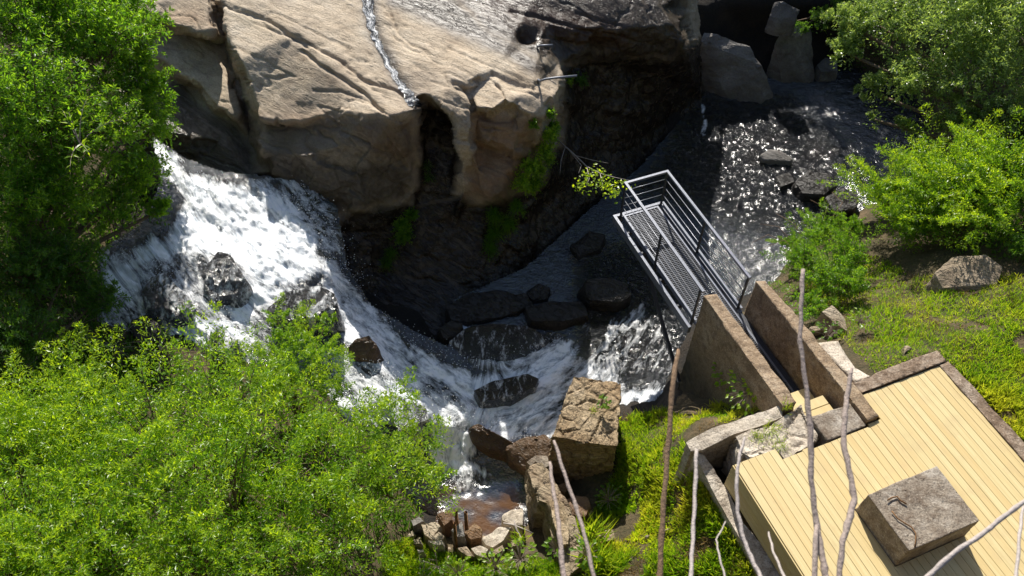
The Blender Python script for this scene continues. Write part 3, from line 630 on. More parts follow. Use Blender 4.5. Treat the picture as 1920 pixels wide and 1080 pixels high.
# ---------------------------------------------------------------- stone pieces: walls, pier, blocks, boulders
import bmesh
def refine(bm, L, it=7):
    bmesh.ops.triangulate(bm, faces=bm.faces[:])
    for _ in range(it):
        es = [e for e in bm.edges if e.calc_length() > L]
        if not es: break
        bmesh.ops.subdivide_edges(bm, edges=es, cuts=1, use_grid_fill=False)
        bmesh.ops.triangulate(bm, faces=bm.faces[:])
def stone_from_bm(bm, name, mat, L, amp, seed, attrs, parent=None, soft=0., cell=None):
    bmesh.ops.recalc_face_normals(bm, faces=bm.faces[:]); refine(bm, L)
    if soft:
        for _ in range(2): bmesh.ops.smooth_vert(bm, verts=bm.verts[:], factor=soft, use_axis_x=True, use_axis_y=True, use_axis_z=True)
    bm.normal_update(); vs = np.array([v.co for v in bm.verts]); ns = np.array([v.normal for v in bm.verts])
    d = fbm(vs*1.7+seed, 4, seed)*amp*1.4+fbm(vs*7+seed, 3, seed+3)*amp*.55
    st = np.stack([vs[:, 0], vs[:, 1], vs[:, 2]*5], 1); d += np.minimum(0, fbm(st*1.5+seed, 3, seed+7))*amp*1.2
    if cell:
        f1, f2, hh = worley(vs*np.array([1, 1, 1.6])*cell[0]+seed, seed); d += ((hh-.5)*cell[1]-cell[2]*(1-ss(.02, .22, f2-f1)))
    for v, n, k in zip(bm.verts, ns, d): v.co += Vector(n)*k
    me = bpy.data.meshes.new(name); bm.to_mesh(me); bm.free()
    for n, val in (attrs or {}).items():
        a = me.attributes.new(n, 'FLOAT', 'POINT'); a.data.foreach_set('value', [val]*len(me.vertices))
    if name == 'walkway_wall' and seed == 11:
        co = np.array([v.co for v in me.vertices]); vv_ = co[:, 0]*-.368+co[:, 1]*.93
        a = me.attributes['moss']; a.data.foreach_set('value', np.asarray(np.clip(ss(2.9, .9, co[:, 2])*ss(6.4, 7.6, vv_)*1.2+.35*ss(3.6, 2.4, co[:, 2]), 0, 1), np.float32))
    if attrs and 'foam' in attrs:
        co = np.array([v.co for v in me.vertices])
        for n, q in (('across', co[:, 0]), ('along', -co[:, 1]-co[:, 2])): a = me.attributes.new(n, 'FLOAT', 'POINT'); a.data.foreach_set('value', np.asarray(q, np.float32))
    me.polygons.foreach_set('use_smooth', [amp < .03]*len(me.polygons))
    return link(name, me, mat, parent)
def prism_stone(name, top, zb, mat, L=.16, amp=.03, seed=1, spread=0., attrs=None, parent=None, soft=0., cell=None):
    """top: list of world points; walls drop to height zb, spreading outwards"""
    bm = bmesh.new(); c = sum((Vector(p) for p in top), Vector())/len(top)
    a = [bm.verts.new(p) for p in top]
    b = []
    for p in top:
        d = Vector((p[0]-c.x, p[1]-c.y, 0)); d = d.normalized()*spread if d.length > 0 else d
        b.append(bm.verts.new((p[0]+d.x, p[1]+d.y, zb)))
    n = len(top); bm.faces.new(a); bm.faces.new(b[::-1])
    for i in range(n): bm.faces.new((a[(i+1) % n], a[i], b[i], b[(i+1) % n]))
    return stone_from_bm(bm, name, mat, L, amp, seed, attrs, parent, soft, cell)
def hull_stone(name, pts, mat, L=.14, amp=.03, seed=1, attrs=None, soft=.25):
    bm = bmesh.new()
    for p in pts: bm.verts.new(p)
    res = bmesh.ops.convex_hull(bm, input=bm.verts[:])
    bmesh.ops.delete(bm, geom=[v for v in bm.verts if not v.link_faces], context='VERTS')
    return stone_from_bm(bm, name, mat, L, amp, seed, attrs, None, soft)
_sd = [10]
def rock(label, pix, z, zb, mat, spread=.12, cat='rock', name='rock', amp=.035, L=.13, attrs=None, soft=.25, crown=.0, group=None):
    """pix: outline of the top in the photograph, z one height or one per point"""
    zs = z if hasattr(z, '__len__') else [z]*len(pix)
    top = [P(x, y, k) for (x, y), k in zip(pix, zs)]
    c = np.mean(top, 0); _sd[0] += 1
    low = [np.array([p[0]+(p[0]-c[0])*spread/np.hypot(*(p-c)[:2]), p[1]+(p[1]-c[1])*spread/np.hypot(*(p-c)[:2]), zb]) for p in top]
    ex = [c+np.array([0, 0, crown])] if crown else []
    o = hull_stone(name, list(top)+low+ex, M[mat], L, amp, _sd[0], attrs, soft)
    return tag(o, label, cat, group)
FILM = lambda f: {'foam': f, 'brown': .08, 'ripple': .8}
M['brownwet'] = rock_mat('dark brown wet stone', [(.3, (.12, .06, .03)), (.5, (.22, .12, .055)), (.7, (.30, .2, .11))], wet0=.5, rough=.5, bump=.8)

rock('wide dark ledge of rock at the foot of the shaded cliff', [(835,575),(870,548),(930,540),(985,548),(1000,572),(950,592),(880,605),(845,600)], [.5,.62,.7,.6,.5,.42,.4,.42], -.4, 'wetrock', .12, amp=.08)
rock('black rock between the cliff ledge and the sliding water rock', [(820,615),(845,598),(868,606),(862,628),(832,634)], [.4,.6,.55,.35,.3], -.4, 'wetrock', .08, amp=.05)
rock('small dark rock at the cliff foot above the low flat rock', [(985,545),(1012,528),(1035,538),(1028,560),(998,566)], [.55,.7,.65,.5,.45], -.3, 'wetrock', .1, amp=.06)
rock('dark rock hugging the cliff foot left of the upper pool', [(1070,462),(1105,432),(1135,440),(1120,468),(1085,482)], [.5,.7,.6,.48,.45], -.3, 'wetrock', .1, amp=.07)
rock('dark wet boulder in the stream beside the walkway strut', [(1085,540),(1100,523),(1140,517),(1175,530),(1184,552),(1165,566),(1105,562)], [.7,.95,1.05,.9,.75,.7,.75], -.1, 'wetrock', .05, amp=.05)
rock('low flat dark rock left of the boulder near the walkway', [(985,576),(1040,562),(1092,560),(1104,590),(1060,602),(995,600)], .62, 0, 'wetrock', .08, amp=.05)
rock('broad rounded rock with water sliding over it at the cliff foot', [(840,640),(870,615),(920,605),(990,610),(1030,635),(1010,655),(950,672),(880,668)], [.3,.45,.5,.5,.35,.2,.2,.2], -.3, 'water', .1, amp=.03, attrs=FILM(.22), crown=.1)
rock('long dark rock lying in the white foam of the lower pool', [(888,730),(920,715),(990,700),(1010,710),(1004,726),(950,745),(900,754)], .36, -.2, 'water', .06, amp=.04, attrs=FILM(.22))
rock('black rock with foam streaming over it, left in the falls', [(262,545),(280,515),(310,508),(345,545),(358,585),(300,600),(268,580)], [2.95,3.0,3.0,2.95,2.7,2.6,2.7], 2.0, 'water', .12, amp=.05, attrs=FILM(.33))
rock('pointed black rock streaked with foam in the middle of the falls', [(375,510),(408,470),(432,476),(462,522),(445,560),(395,565)], [2.85,3.05,3.05,2.8,2.5,2.5], 2.0, 'water', .12, amp=.05, attrs=FILM(.36))
rock('wet black rock with a dark front face under the falls', [(498,580),(540,545),(600,532),(628,550),(634,578),(600,592),(540,600)], [2.5,2.6,2.6,2.55,2.4,2.4,2.45], .9, 'water', .03, amp=.05, attrs=FILM(.25))
rock('small dark wet rock under the left end of the falls', [(245,600),(275,588),(300,610),(290,640),(255,640)], 2.6, 1.9, 'wetrock', .1, amp=.05)
rock('dark wet stone below the falls, half behind the sprouting shrub', [(385,625),(425,615),(445,640),(420,660),(390,655)], 2.5, 1.6, 'water', .1, amp=.05, attrs=FILM(.4))
rock('brown topped wet rock standing at the edge of the white chute', [(650,652),(668,632),(692,626),(708,648),(700,668),(665,672)], [1.55,1.75,1.75,1.5,1.35,1.4], .5, 'brownwet', .1, amp=.05)
rock('black rock with a thin foaming film beside the leafy shrub', [(732,775),(770,748),(800,764),(806,785),(785,805),(745,812)], [.9,1.0,.9,.8,.6,.7], -.5, 'water', .05, amp=.04, attrs=FILM(.42))
rock('brown slanting rock damming the foam pool', [(876,802),(895,793),(930,812),(965,830),(960,852),(915,842),(884,826)], [.2,.3,.3,.28,.05,.0,.0], -.7, 'brownwet', .04, amp=.04)
rock('low brown wet rock between the foam pool and the stone pier', [(950,838),(985,818),(1020,812),(1038,830),(1034,868),(985,880),(955,862)], [.2,.26,.28,.25,.05,-.05,.0], -.7, 'brownwet', .03, amp=.05)
rock('big grey boulder with an orange stained edge by the upper stream', [(1313,78),(1320,60),(1347,63),(1407,88),(1430,123),(1322,113),(1385,150),(1428,175),(1451,182),(1427,208),(1373,200),(1325,160)], [2.05,2.2,2.2,1.9,1.5,1.4,.95,.65,.35,.1,.1,.35], .05, 'boulder', -.05, 'boulder', 'boulder', amp=.05, L=.2, soft=.1)
rock('grey upright boulder under the overhanging tree', [(1452,80),(1467,57),(1510,40),(1521,52),(1490,72),(1528,133),(1524,160),(1467,160),(1457,143)], [1.7,1.9,2.0,1.9,1.75,.7,.25,.25,.5], .1, 'boulder', .0, 'boulder', 'boulder', amp=.05, L=.2, soft=.1)
rock('grey rock high in the shaded gully', [(1440,30),(1452,2),(1470,0),(1500,18),(1490,40),(1455,45)], [2.6,3.0,3.1,2.9,2.6,2.5], 2.0, 'boulder', .0, amp=.05, L=.2)
rock('small pale rock at the waterline below the overhanging tree', [(1530,120),(1548,108),(1570,112),(1572,132),(1540,135)], .75, .2, 'boulder', .1, amp=.04)
rock('flat grey stone in the rippling upper stream', [(1424,291),(1441,279),(1463,282),(1488,297),(1484,303),(1432,300)], [.55,.62,.6,.5,.48,.5], .2, 'boulder', .05, amp=.02, L=.1)
rock('dark rock at the stream edge left of the yellow green shrub', [(1490,340),(1520,322),(1550,326),(1572,345),(1545,365),(1505,362)], .62, .1, 'wetrock', .1, amp=.08)
rock('dark rock half under the yellow green shrub', [(1548,372),(1580,352),(1612,362),(1605,390),(1565,398)], .75, .1, 'wetrock', .1, amp=.07)
rock('low dark rock at the water edge above the small shrub', [(1455,330),(1480,322),(1492,340),(1465,350)], .48, .1, 'wetrock', .08, amp=.05)
rock('sandy brown boulder in the grass below the yellow green shrub', [(1752,512),(1785,480),(1850,474),(1884,498),(1876,532),(1815,546),(1765,540)], [3.35,3.6,3.85,3.85,3.65,3.35,3.25], 2.3, 'tanstone', .1, 'boulder', 'boulder', amp=.04, L=.18)
rock('brown block of stone beside the upper end of the right walkway wall', [(1541,584),(1560,573),(1585,598),(1588,620),(1566,606)], [3.1,3.1,3.05,3.0,3.05], 1.9, 'tanstone', .08, amp=.03, L=.1, soft=.1)
rock('thin brown stone lying below the stone block', [(1518,612),(1556,606),(1560,615),(1524,622)], 2.75, 2.2, 'tanstone', .05, amp=.02, L=.1)
Z5 = lambda l: [(760+x/4.155, 820+y/4.155) for x, y in l]
RB = [
 ('large pale slab of rubble tilted beside the ruined wall', [(590,790),(740,690),(835,690),(770,800),(680,860),(620,840)], .55, 'palecon'),
 ('white slab at the edge of the brown pool', [(755,610),(830,560),(920,550),(915,680),(850,690),(755,645)], .25, 'palecon'),
 ('tan stone at the left end of the rubble heap', [(115,670),(240,650),(278,690),(200,790),(150,760)], .6, 'tanstone'),
 ('flat tan stone leaning under the left rubble stone', [(195,790),(260,740),(312,770),(282,802)], .62, 'tanstone'),
 ('small pale stone at the left foot of the rubble heap', [(55,790),(120,765),(132,830),(70,832)], .75, 'tanstone'),
 ('thin pale stone edge low in the rubble heap', [(180,806),(290,803),(296,836),(232,838)], .72, 'palecon'),
 ('reddish brown stone right of the rusty pipes', [(460,740),(540,672),(592,712),(592,780),(510,792)], .5, 'brownrock'),
 ('grey stone wedged between the rusty pipes', [(355,720),(440,650),(462,770),(400,778)], .5, 'boulder'),
 ('pale stone in front of the shortest rusty pipe', [(400,862),(480,840),(545,930),(480,925)], .7, 'tanstone'),
 ('pale angular stone at the middle of the lowest rubble row', [(510,862),(580,845),(642,872),(605,935),(545,905)], .7, 'palecon'),
 ('tan stone at the right end of the lowest rubble row', [(660,882),(760,830),(782,872),(700,922)], .75, 'tanstone'),
 ('small tan stone beside the dead stick', [(810,792),(890,790),(922,832),(830,852)], .7, 'tanstone'),
 ('little pale stone among the leaves left of the rubble', [(88,872),(140,860),(152,892),(100,902)], .85, 'palecon'),
 ('grey wet stone at the edge of the shrub above the rubble', [(30,640),(110,600),(152,650),(60,692)], .5, 'boulder'),
 ('dark wet stone under the pool edge beside the pipes', [(250,600),(330,570),(370,640),(300,690)], .1, 'brownrock'),
 ('round reddish boulder behind the ruined wall', [(1240,485),(1330,455),(1412,470),(1442,540),(1400,620),(1300,604),(1250,545)], .75, 'brownrock'),
 ('small brown boulder between pier and ruined wall', [(1178,372),(1250,345),(1292,390),(1240,442)], .5, 'brownrock'),
 ('pale stone in the grass below the pier', [(1558,722),(1612,712),(1634,790),(1560,802)], .9, 'tanstone')]
for lb, pl, z, mt in RB: rock(lb, Z5(pl), z, z-1.2, mt, .04, amp=.04, L=.08, soft=.15)
rng2 = np.random.default_rng(77)
for k, (x, y) in enumerate([(815,1018),(842,1030),(900,1035),(870,1048),(945,1012),(930,1040),(800,985),(905,1008),(1140,985),(1125,1005),(1700,655),(1215,1005),(1250,995),(795,1040),(975,1050),(822,1005),(858,1022),(885,1022),(918,1022),(935,1028),(958,1035),(838,1048),(812,1052),(892,1050),(780,1012),(968,1018),(925,1052),(850,1010),(770,1000),(1105,960),(1150,1020)]):
    z = float(bank_z([x], [y])[0, 2])+.12; s = rng2.uniform(5, 13)
    an = np.sort(rng2.random(6)*6.28)
    rock('fist sized pale stone lying loose on the soil', [(x+s*math.cos(t), y+.7*s*math.sin(t)) for t in an], z, z-.3, 'tanstone', .02, amp=.02, L=.08, soft=.1, name='stone', cat='stone', group='loose fist sized stones')

# ---------------------------------------------------------------- frame of the walkway and deck
TH = math.radians(21.6)
A = Vector((-math.sin(TH), math.cos(TH), 0)); R = Vector((math.cos(TH), math.sin(TH), 0)); UP = Vector((0, 0, 1))
def U(u, v, z): return R*u+A*v+UP*z
def rect(u0, u1, v0, v1, z): return [U(u0, v0, z), U(u1, v0, z), U(u1, v1, z), U(u0, v1, z)]
def box(mb, u0, u1, v0, v1, z0, z1): mb.prism(rect(u0, u1, v0, v1, z1), rect(u0, u1, v0, v1, z0))
N0 = {'wet': 0, 'rust': 0, 'moss': 0}

tag(prism_stone('stone_pier', [P(1034,818,1.62), P(1056,760,1.7), P(1075,703,1.72), P(1110,706,1.7), P(1135,712,1.62), P(1164,718,1.62), P(1163,750,1.66), P(1157,836,1.66), P(1100,830,1.68)], -.4, M['rubble'], .045, .045, 5, .06, {'wet': 0, 'rust': .15, 'moss': .1}, cell=(3.0, .05, .035)), 'square ruined pier of rubble masonry standing in the foaming pool', 'pier')
w1 = prism_stone('ruined_wall', [P(x, y, z) for x, y, z in [(992,884,1.0),(990,872,1.0),(1004,864,1.02),(1020,866,1.05),(1028,877,1.05),(1043,909,1.1),(1069,955,1.2),(1082,990,1.25),(1096,1028,1.3),(1092,1060,1.3),(1055,1090,1.35),(1046,1028,1.25),(1036,985,1.2),(1026,943,1.15),(1010,938,1.1)]], -.6, M['tanstone'], .06, .03, 6, .12, {'wet': 0, 'rust': .1, 'moss': .35}, cell=(2.6, .07, .04)); tag(w1, 'broken low stone wall running down to the brown pool', 'wall')
w2 = prism_stone('ruined_wall', [P(x, y, z) for x, y, z in [(986,866,.55),(1004,854,.6),(1026,856,.6),(1030,872,.6),(1008,884,.55)]], -.6, M['greycon'], .09, .03, 7, .03, N0); tag(w2, 'grey concrete stub against the end of the broken wall', 'wall')
bm_ = [(1028,938),(1044,934),(1058,946),(1068,975),(1066,1020),(1052,1022),(1040,985)]
rock('broken pale stone lying on top of the ruined wall', bm_, [1.3,1.36,1.4,1.42,1.45,1.42,1.38], 1.05, 'rubble', 0, amp=.05, L=.06, soft=.05)

wl = prism_stone('walkway_wall', [U(7.50,5.36,4.15), U(7.79,5.36,4.15), U(7.79,6.9,4.15), U(7.76,8.16,4.15), U(7.50,8.22,4.15), U(7.49,6.8,4.15)], .0, M['concrete'], .085, .028, 11, 0, N0); tag(wl, 'left of the two tall concrete walls that carry the metal walkway', 'wall')
wr = prism_stone('walkway_wall', [U(8.71,4.53,4.24), U(8.97,4.53,4.24), U(8.92,6.9,4.2), U(8.91,8.10,4.15), U(8.71,8.16,4.15), U(8.70,6.8,4.2)], 1.2, M['concrete'], .085, .028, 12, 0, N0); tag(wr, 'right of the two tall concrete walls, its end set in the deck', 'wall')
tag(prism_stone('concrete_slab', [U(7.82,4.47,4.17), U(8.68,4.47,4.17), U(8.69,4.98,4.17), U(7.82,5.0,4.17)], 3.2, M['greycon'], .1, .02, 13, 0, N0), 'grey concrete threshold between the wooden steps and the deck', 'slab')
pd = prism_stone('concrete_footing', [P(x, y, z) for x, y, z in [(1378,816,3.95),(1433,797,4.0),(1466,783,4.02),(1502,757,4.1),(1524,790,4.1),(1538,820,4.12),(1512,838,4.1),(1472,862,4.08),(1457,842,4.05),(1408,858,4.0),(1392,850,3.98)]], 2.6, M['palecon'], .05, .04, 14, 0, N0, cell=(2.2, .10, .04)); tag(pd, 'pale broken concrete footing with weeds beside the deck corner', 'footing')
lw = prism_stone('low_wall', [P(x, y, z) for x, y, z in [(1466,761,4.03),(1402,780,3.95),(1333,804,3.85),(1286,829,3.75),(1296,845,3.72),(1316,843,3.75),(1376,814,3.9),(1433,796,3.97),(1466,782,4.0)]], 1.8, M['palecon'], .08, .03, 15, .0, {'wet': 0, 'rust': 0, 'moss': 0}); tag(lw, 'thin pale concrete wall leading left from the footing above the grass', 'wall')
ww = prism_stone('low_wall', [P(x, y, z) for x, y, z in [(1299,848,3.68),(1320,852,3.7),(1338,878,3.55),(1357,908,3.4),(1391,973,3.35),(1443,1040,3.3),(1500,1120,3.3),(1470,1130,3.3),(1427,1080,3.3),(1390,1013,3.3),(1363,970,3.35),(1340,925,3.4),(1318,884,3.5)]], 1.5, M['palecon'], .08, .035, 16, .0, N0); tag(ww, 'crumbling concrete wall beside the deck fascia and drain pipe', 'wall')
tag(prism_stone('concrete_slab', [P(x, y, z) for x, y, z in [(1531,643,3.75),(1571,640,3.8),(1585,664,3.86),(1603,690,3.95),(1633,706,4.02),(1607,717,4.02)]], 2.4, M['palecon'], .12, .015, 17, 0, N0), 'pale smooth concrete slab right of the walkway walls', 'slab')
kb = prism_stone('stone_kerb', [U(8.99,5.075,4.19), U(9.0,5.34,4.19), U(10.98,5.34,4.19), U(10.98,5.075,4.19)], 3.4, M['kerb'], .1, .022, 18, 0, N0); tag(kb, 'lichened stone kerb along the far edge of the deck', 'kerb')
kc = prism_stone('stone_kerb', [U(10.79,5.07,4.18), U(11.03,5.07,4.18), U(11.05,2.5,4.18), U(11.07,-.4,4.18), U(10.79,-.4,4.18)], 3.4, M['kerb'], .1, .022, 19, 0, N0); tag(kc, 'lichened stone kerb along the right edge of the deck by the lawn', 'kerb')
cb0 = empty('concrete_block', U(8.2, 2.7, 4.15), 'big square concrete block rising through the wooden deck', 'block')
cb = prism_stone('body', [U(7.5,2.21,4.72), U(8.86,2.19,4.74), U(8.87,3.21,4.75), U(7.49,3.22,4.72)], 4.0, M['greycon'], .05, .016, 20, 0, N0, cb0)
mb = MB(); mb.tube([V(x, y, 4.745) for x, y in ((1672,958),(1683,972),(1697,981),(1709,988),(1717,1000),(1717,1012),(1715,1026))], .011, 6); mb.build('rebar', M['rust'], cb0, True)
mb = MB(); mb.tube([V(x, y, 4.75) for x, y in ((1664,938),(1672,933),(1682,931),(1688,938),(1700,945))], .013, 6); mb.build('rebar', M['rust'], cb0, True)

# ---------------------------------------------------------------- wooden deck and steps
dk = empty('wooden_deck', U(8.4, 2.5, 4.1), 'new wooden deck of pale yellow boards', 'deck')
mb = MB(); pw_ = .1415; u = 6.04; k = 0
def back(u):
    if u < 6.88: return 4.69
    if u < 7.30: return 4.47
    if u < 7.55: return 4.50
    if u < 8.70: return 4.45
    if u < 8.98: return 4.50
    return 5.05
while u < 10.76:
    z = 4.145+.0025*math.sin(k*7.3); v1 = min(back(u+.02), back(u+pw_-.02))
    e = u+pw_-.0055
    if e > 7.49 and u < 8.88:   # boards are cut round the block
        box(mb, u, e, 3.235, v1, z-.035, z); box(mb, u, e, -.3, 2.185, z-.035, z)
        if u < 7.47: box(mb, u, 7.475, 2.1851, 3.2349, z-.035, z)
        if e > 8.9: box(mb, 8.895, e, 2.1851, 3.2349, z-.035, z)
    else: box(mb, u, e, -.3, v1, z-.035, z)
    u += pw_; k += 1
mb.build('boards', M['wood'], dk, bevel=.004)
mb = MB()
for i in range(5): box(mb, 6.012, 6.036, -.3, 4.70, 3.40+i*.145, 3.40+i*.145+.139)
mb.build('fascia', M['wood'], dk, bevel=.004)
mb = MB()
for uu in np.arange(6.1, 10.7, .6): box(mb, uu, uu+.05, -.28, 4.4, 3.95, 4.105)
mb.build('joists', M['wood'], dk)
st = empty('wooden_steps', U(8.3, 5.5, 3.2), 'short flight of wooden steps between the two concrete walls', 'steps')
mb = MB(); box(mb, 7.84, 8.64, 5.62, 5.90, 3.36, 3.40); box(mb, 7.84, 8.64, 5.885, 5.905, 3.1, 3.36); mb.build('tread', M['wood'], st, bevel=.004)
mb = MB(); box(mb, 7.84, 8.56, 5.27, 5.46, 3.76, 3.80); box(mb, 7.84, 8.56, 5.06, 5.255, 3.76, 3.80); box(mb, 7.84, 8.56, 5.44, 5.458, 3.1, 3.755); mb.build('tread', M['wood'], st, bevel=.004)
mb = MB(); box(mb, 8.585, 8.625, 5.02, 5.88, 3.0, 3.34); mb.build('stringer', M['wood'], st); mb = MB(); box(mb, 7.86, 8.56, 5.02, 5.42, 3.0, 3.75); mb.build('riser_box', M['wood'], st)

# ---------------------------------------------------------------- metal walkway
wk = empty('metal_walkway', U(8.1, 9.0, 3.0), 'grey metal viewing walkway with grating floor and railings over the stream', 'walkway')
uL, uR, vF, vN, zD = 7.53, 8.63, 11.84, 8.30, 3.1
mb = MB(); box(mb, uL-.17, uL-.10, 8.25, vF+.09, zD-.20, zD+.005); mb.build('beam', M['steel'], wk)
mb = MB(); box(mb, uR-.02, uR+.05, 8.2, vF+.09, zD-.20, zD+.005); mb.build('beam', M['steel'], wk)
mb = MB(); box(mb, uL-.10, uR-.02, vF+.02, vF+.09, zD-.20, zD+.003); mb.build('beam', M['steel'], wk)
for uu, v0 in ((uL+.02, 8.28), (uR-.14, 5.92)):
    mb = MB(); box(mb, uu, uu+.045, v0, vF-.02, zD-.06, zD+.012); mb.build('floor_angle', M['steel'], wk)
mb = MB(); box(mb, uL+.02, uR-.095, vF-.065, vF-.02, zD-.06, zD+.010); mb.build('floor_angle', M['steel'], wk)
mb = MB()
for v in np.arange(5.95, vF-.06, .052):
    u0 = uL+.065 if v > 8.28 else 7.82
    box(mb, u0, uR-.10, v, v+.013, zD-.028, zD)
for uu in np.arange(uL+.09, uR-.1, .098):
    box(mb, uu, uu+.013, 5.95 if uu > 7.84 else 8.28, vF-.07, zD-.024, zD+.004)
mb.build('grating', M['grate'], wk)
mb = MB(); box(mb, 7.83, 8.56, 5.93, 5.945, zD-.05, zD+.012); box(mb, 7.83, 8.56, 6.28, 6.295, zD-.05, zD+.012); mb.build('grating_edge', M['steel_shade_tone'], wk)
mb = MB(); box(mb, 8.545, 8.66, 5.93, 8.2, zD-.10, zD-.005); mb.build('beam', M['steel_shade_tone'], wk)
zT = 4.17
for (uu, vv_) in ((uL, vF), (uL, 10.1), (uL, 8.40), (uR, vF), (uR, 10.1), (uR, 8.32)):
    mb = MB(); mb.bar(U(uu, vv_, zD-.14), U(uu, vv_, zT-.026), .042, .042, A); mb.build('post', M['steel_shade_tone'], wk)
for p, q in ((U(uL, 8.30, zT), U(uL, vF+.03, zT)), (U(uR, 8.27, zT), U(uR, vF+.03, zT)), (U(uL+.031, vF, zT), U(uR-.031, vF, zT))):
    mb = MB(); mb.bar(p, q, .06, .05, UP); mb.build('handrail', M['steel'], wk)
mb = MB(); mb.bar(U(uL+.045, 8.33, zD+.06), U(uL+.045, vF, zD+.06), .05, .03, UP); mb.build('toe_rail', M['steel'], wk)
mb = MB(); mb.bar(U(uR+.045, 8.25, zD+.06), U(uR+.045, vF, zD+.06), .05, .03, UP); mb.build('toe_rail', M['steel'], wk)
for zz in (.33, .58, .83):
    for p, q in ((U(uL, 8.3, zD+zz), U(uL, vF, zD+zz)), (U(uR, 8.3, zD+zz), U(uR, vF, zD+zz)), (U(uL, vF, zD+zz), U(uR, vF, zD+zz))):
        mb = MB(); mb.tube([p, q], .0075, 6); mb.build('rod', M['rod'], wk, True)
for uu in (uL-.135, uR+.01):
    mb = MB(); mb.bar(U(uu, 10.15, zD-.2), U(uu+.02, 8.12, 1.15), .075, .075, A); mb.build('strut', M['steel_shade_tone'], wk)
mb = MB(); 
for v in (8.9, 9.7, 10.6, 11.3): box(mb, uL-.10, uR-.02, v, v+.05, zD-.17, zD-.065)
mb.build('cross_beam', M['steel_shade_tone'], wk)

# ---------------------------------------------------------------- small metal things
mb = MB(); p0, n0_ = rock_at(1010, 158); e = P(1082, 142, p0.z+.35)
a0 = p0-Vector((0, 0, .1)); mb.tube([a0, p0+Vector((0, 0, .12)), Vector(P(1013, 152, p0.z+.22)), Vector(P(1022, 148.5, p0.z+.28)), Vector(P(1040, 146, p0.z+.31)), Vector(e)], .028, 8)
tag(mb.build('bent_pipe', M['steel'], None, True), 'bent grey metal pipe sticking out over the cliff edge', 'pipe')
mb = MB(); p0, n0_ = rock_at(1008, 88); q0 = Vector(P(1008, 87, p0.z+.06)); mb.tube([p0-Vector((0, 0, .1)), q0, Vector(P(1014, 85.5, p0.z+.16)), Vector(P(1036, 84.5, p0.z+.2))], .026, 8)
tag(mb.build('bent_pipe', M['steel'], None, True), 'short metal bar standing in the wet brown rock', 'pipe')
for lb, x, y0, y1, zt, rr in (('rusty pipe stub nearest the shrub in the rubble heap', 855, 960, 985, .75, .038), ('rusty pipe stub on the pool side of the rubble heap', 873, 961, 995, .72, .04), ('shortest leaning rusty pipe in front of the rubble', 852, 982, 1020, 1.25, .035)):
    t0 = V(x, y0, zt); b0 = t0+Vector((-.02, -.03, -1.3)); mb = MB()
    mb.tube([b0, t0, t0-Vector((0, 0, .12))], [rr, rr, rr*.8], 12); tag(mb.build('rusty_pipe', M['rust'], None, True), lb, 'pipe', 'rusty pipes standing in the rubble')
mb = MB(); mb.tube([V(944, 981, .55), V(962, 984, .62), V(982, 992, .6), V(1000, 1000, .55)], [.02, .018, .016, .008], 6); mb.tube([V(964, 976, .8), V(968, 992, .7), V(978, 1012, .65), V(982, 1022, .7)], [.012, .024, .022, .012], 6)
tag(mb.build('dead_branch', M['stem_pale'], None, True), 'dead forked stick lying on the rubble by the ruined wall', 'branch')
pts = [V(x, y, z) for x, y, z in ((1350,1002,2.75),(1362,1015,2.8),(1374,1028,2.8),(1386,1042,2.8),(1402,1062,2.8),(1420,1090,2.8),(1445,1125,2.8))]
mb = MB(); fine = []; rad = []
for k in range(len(pts)-1):
    for j in range(26): fine.append(pts[k].lerp(pts[k+1], j/26)); rad.append(.062 if (j//2) % 2 else .048)
mb.tube(fine, rad, 12); tag(mb.build('drain_pipe', M['drain'], None, True), 'grey corrugated drain pipe between grass and crumbling wall', 'pipe')

# ---------------------------------------------------------------- vegetation
def unit(a): return a/(np.linalg.norm(a, axis=-1, keepdims=True)+1e-9)
def leaf_arrays(p, d, L, ratio, rng, upb=.8, fold=.28):
    """diamond leaves folded along the midrib: p base, d direction, L length"""
    n = len(p); d = unit(d); u = rng.normal(0, .5, (n, 3))+np.array([0, 0, upb]); s = unit(np.cross(d, u)); nn = unit(np.cross(s, d))
    L = np.asarray(L).reshape(-1, 1)*np.ones((n, 1)); W_ = L*np.asarray(ratio).reshape(-1, 1)*.5
    m = p+d*L*.42
    v = np.stack([p, m+s*W_+nn*W_*fold, p+d*L-nn*L*.10, m-s*W_+nn*W_*fold], 1)
    return v
LF = np.array([(0, 1, 2), (0, 2, 3)])
def leaf_mesh(name, v, young, mat, parent=None):
    n = len(v); f = (LF[None]+4*np.arange(n)[:, None, None]).reshape(-1, 3)
    return npmesh(name, v, f, mat, parent, {'young': np.repeat(young, 4)}, smooth=False)
def bez(b, c, t_, t): t = t[..., None]; return b[:, None]*(1-t)**2+c[:, None]*2*t*(1-t)+t_[:, None]*t*t
def bezd(b, c, t_, t): t = t[..., None]; return (c-b)[:, None]*(1-t)+(t_-c)[:, None]*t
